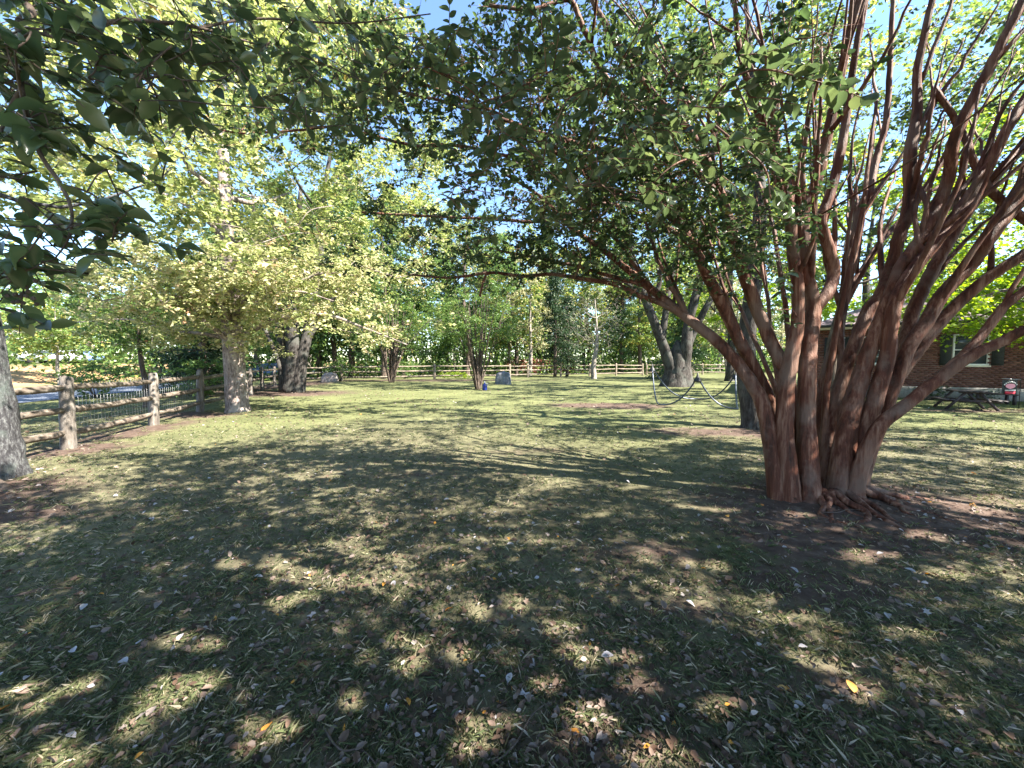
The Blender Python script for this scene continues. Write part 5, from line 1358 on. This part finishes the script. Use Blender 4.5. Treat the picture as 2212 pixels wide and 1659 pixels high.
def build_litter():
    rng = np.random.default_rng(19); n = 34000
    x, y = scatter_ground(n, rng, 1.3, 26, .95)
    keep = (lane(x, y) > -18.5) & (rng.uniform(0, 1, n) < .65 + .35 * np.sin(x * 1.1 + y * .8)); x, y = x[keep], y[keep]; n = len(x)
    P = np.stack([x, y, H(x, y) + rng.uniform(.006, .03, n)], 1)
    nr = rnd_dirs(n, rng, 2.2); Ls = rng.beta(1.3, 3.2, n) * .058 + .012; Ls = Ls * np.clip(y / 7, 1, 1.7)
    L = MB(); di = rnd_dirs(n, rng, 0, .25)
    tint = np.clip(rng.beta(1.3, 2.6, n), 0, .93); tint = np.where(rng.uniform(0, 1, n) < .006, .97, tint)
    k = int(n * .93)
    leaf_batch(L, P[:k], di[:k], nr[:k], Ls[:k], Ls[:k] * .6, tint[:k], T_hex())
    leaf_batch(L, P[k:], di[k:], nr[k:], Ls[k:], Ls[k:] * 1.0, tint[k:], T_lobed())
    tag(L.build('leaf_litter', M['litter']), 'scattered small dry fallen leaves all over the lawn', 'leaf litter', None, 'stuff')
    # larger fallen leaves one by one
    kinds = [('pale grey curled fallen leaf lying on the grass', .88, 1), ('dull brown fallen leaf lying on the grass', .25, 0), ('tan fallen leaf lying on the grass', .5, 0), ('yellow orange fallen leaf lying on the grass', .955, 0), ('rusty orange fallen leaf lying on the grass', .99, 0), ('light beige lobed fallen leaf on the grass', .68, 1)]
    meshes = []
    for (lb, t, lob) in kinds:
        var = []
        for q in range(3):
            if lob and q < 1: V, F = T_lobed(); V = V * [1, .7, 1]
            else: V, F = fine; V = V * [1, .62, 1]
            V = V.copy(); r_ = rng.uniform(.15, .5); V[:, 2] += r_ * (V[:, 1] ** 2) * 1.8 + rng.uniform(-.1, .25) * V[:, 0] ** 2 + rng.normal(0, .015, len(V))
            me = make_mesh('fallen_leaf', V, F, None, np.clip(np.full(len(F), t) + rng.normal(0, .01), 0, 1), True); me.materials.append(M['litter']); var.append(me)
        meshes.append(var)
    N_ = 300
    x, y = scatter_ground(N_, rng, 1.38, 5.2, .8, 1.25)
    for i in range(N_):
        kd = rng.choice(6, p=[.22, .32, .26, .025, .035, .14]); s_ = rng.uniform(.035, .066)
        o = bpy.data.objects.new('fallen_leaf', meshes[kd][rng.integers(3)]); COL.objects.link(o)
        o.location = (x[i], y[i], hz(x[i], y[i]) + .02); o.rotation_euler = (rng.normal(0, .3), rng.normal(0, .3), rng.uniform(0, 6.28)); o.scale = (s_, s_, s_)
        tag(o, kinds[kd][0], 'leaf', ['pale grey', 'brown', 'tan', 'yellow', 'rusty', 'beige'][kd] + ' fallen leaves on the grass')
    for i, (u, v, a, Ls, lb) in enumerate([(60, 1290, .3, .55, 'forked pale stick lying near the left edge'), (1130, 1590, .9, .4, 'thin bent twig at the bottom centre'), (1820, 1118, .1, .45, 'straight twig by the myrtle roots'), (760, 1640, -.4, .3, 'short dark twig in the bottom grass'), (1330, 1270, -.3, .22, 'small twig in the shaded grass')]):
        g = G(u, v); P = []
        for t in np.linspace(-.5, .5, 6):
            xx = g[0] + math.cos(a) * Ls * t; yy = g[1] + math.sin(a) * Ls * t + .02 * math.sin(t * 9); P.append([xx, yy, hz(xx, yy) + .022])
        mb = MB(); mb.tube(cr(P, 3), np.linspace(.005, .002, 16), 6, .1); 
        if i == 0:
            Q = [P[2], [P[2][0] + .12, P[2][1] + .1, P[2][2] + .01], [P[2][0] + .2, P[2][1] + .2, P[2][2]]]; mb.tube(cr(Q, 3), np.linspace(.004, .002, 7), 5)
        tag(mb.build('twig', M['twig'], None, True), lb, 'twig')
build_litter()
for o in bpy.data.objects:
    if '_o' in o.keys(): del o['_o']
print('objects', len(bpy.data.objects), 'tris', sum(len(m.polygons) for m in bpy.data.meshes))
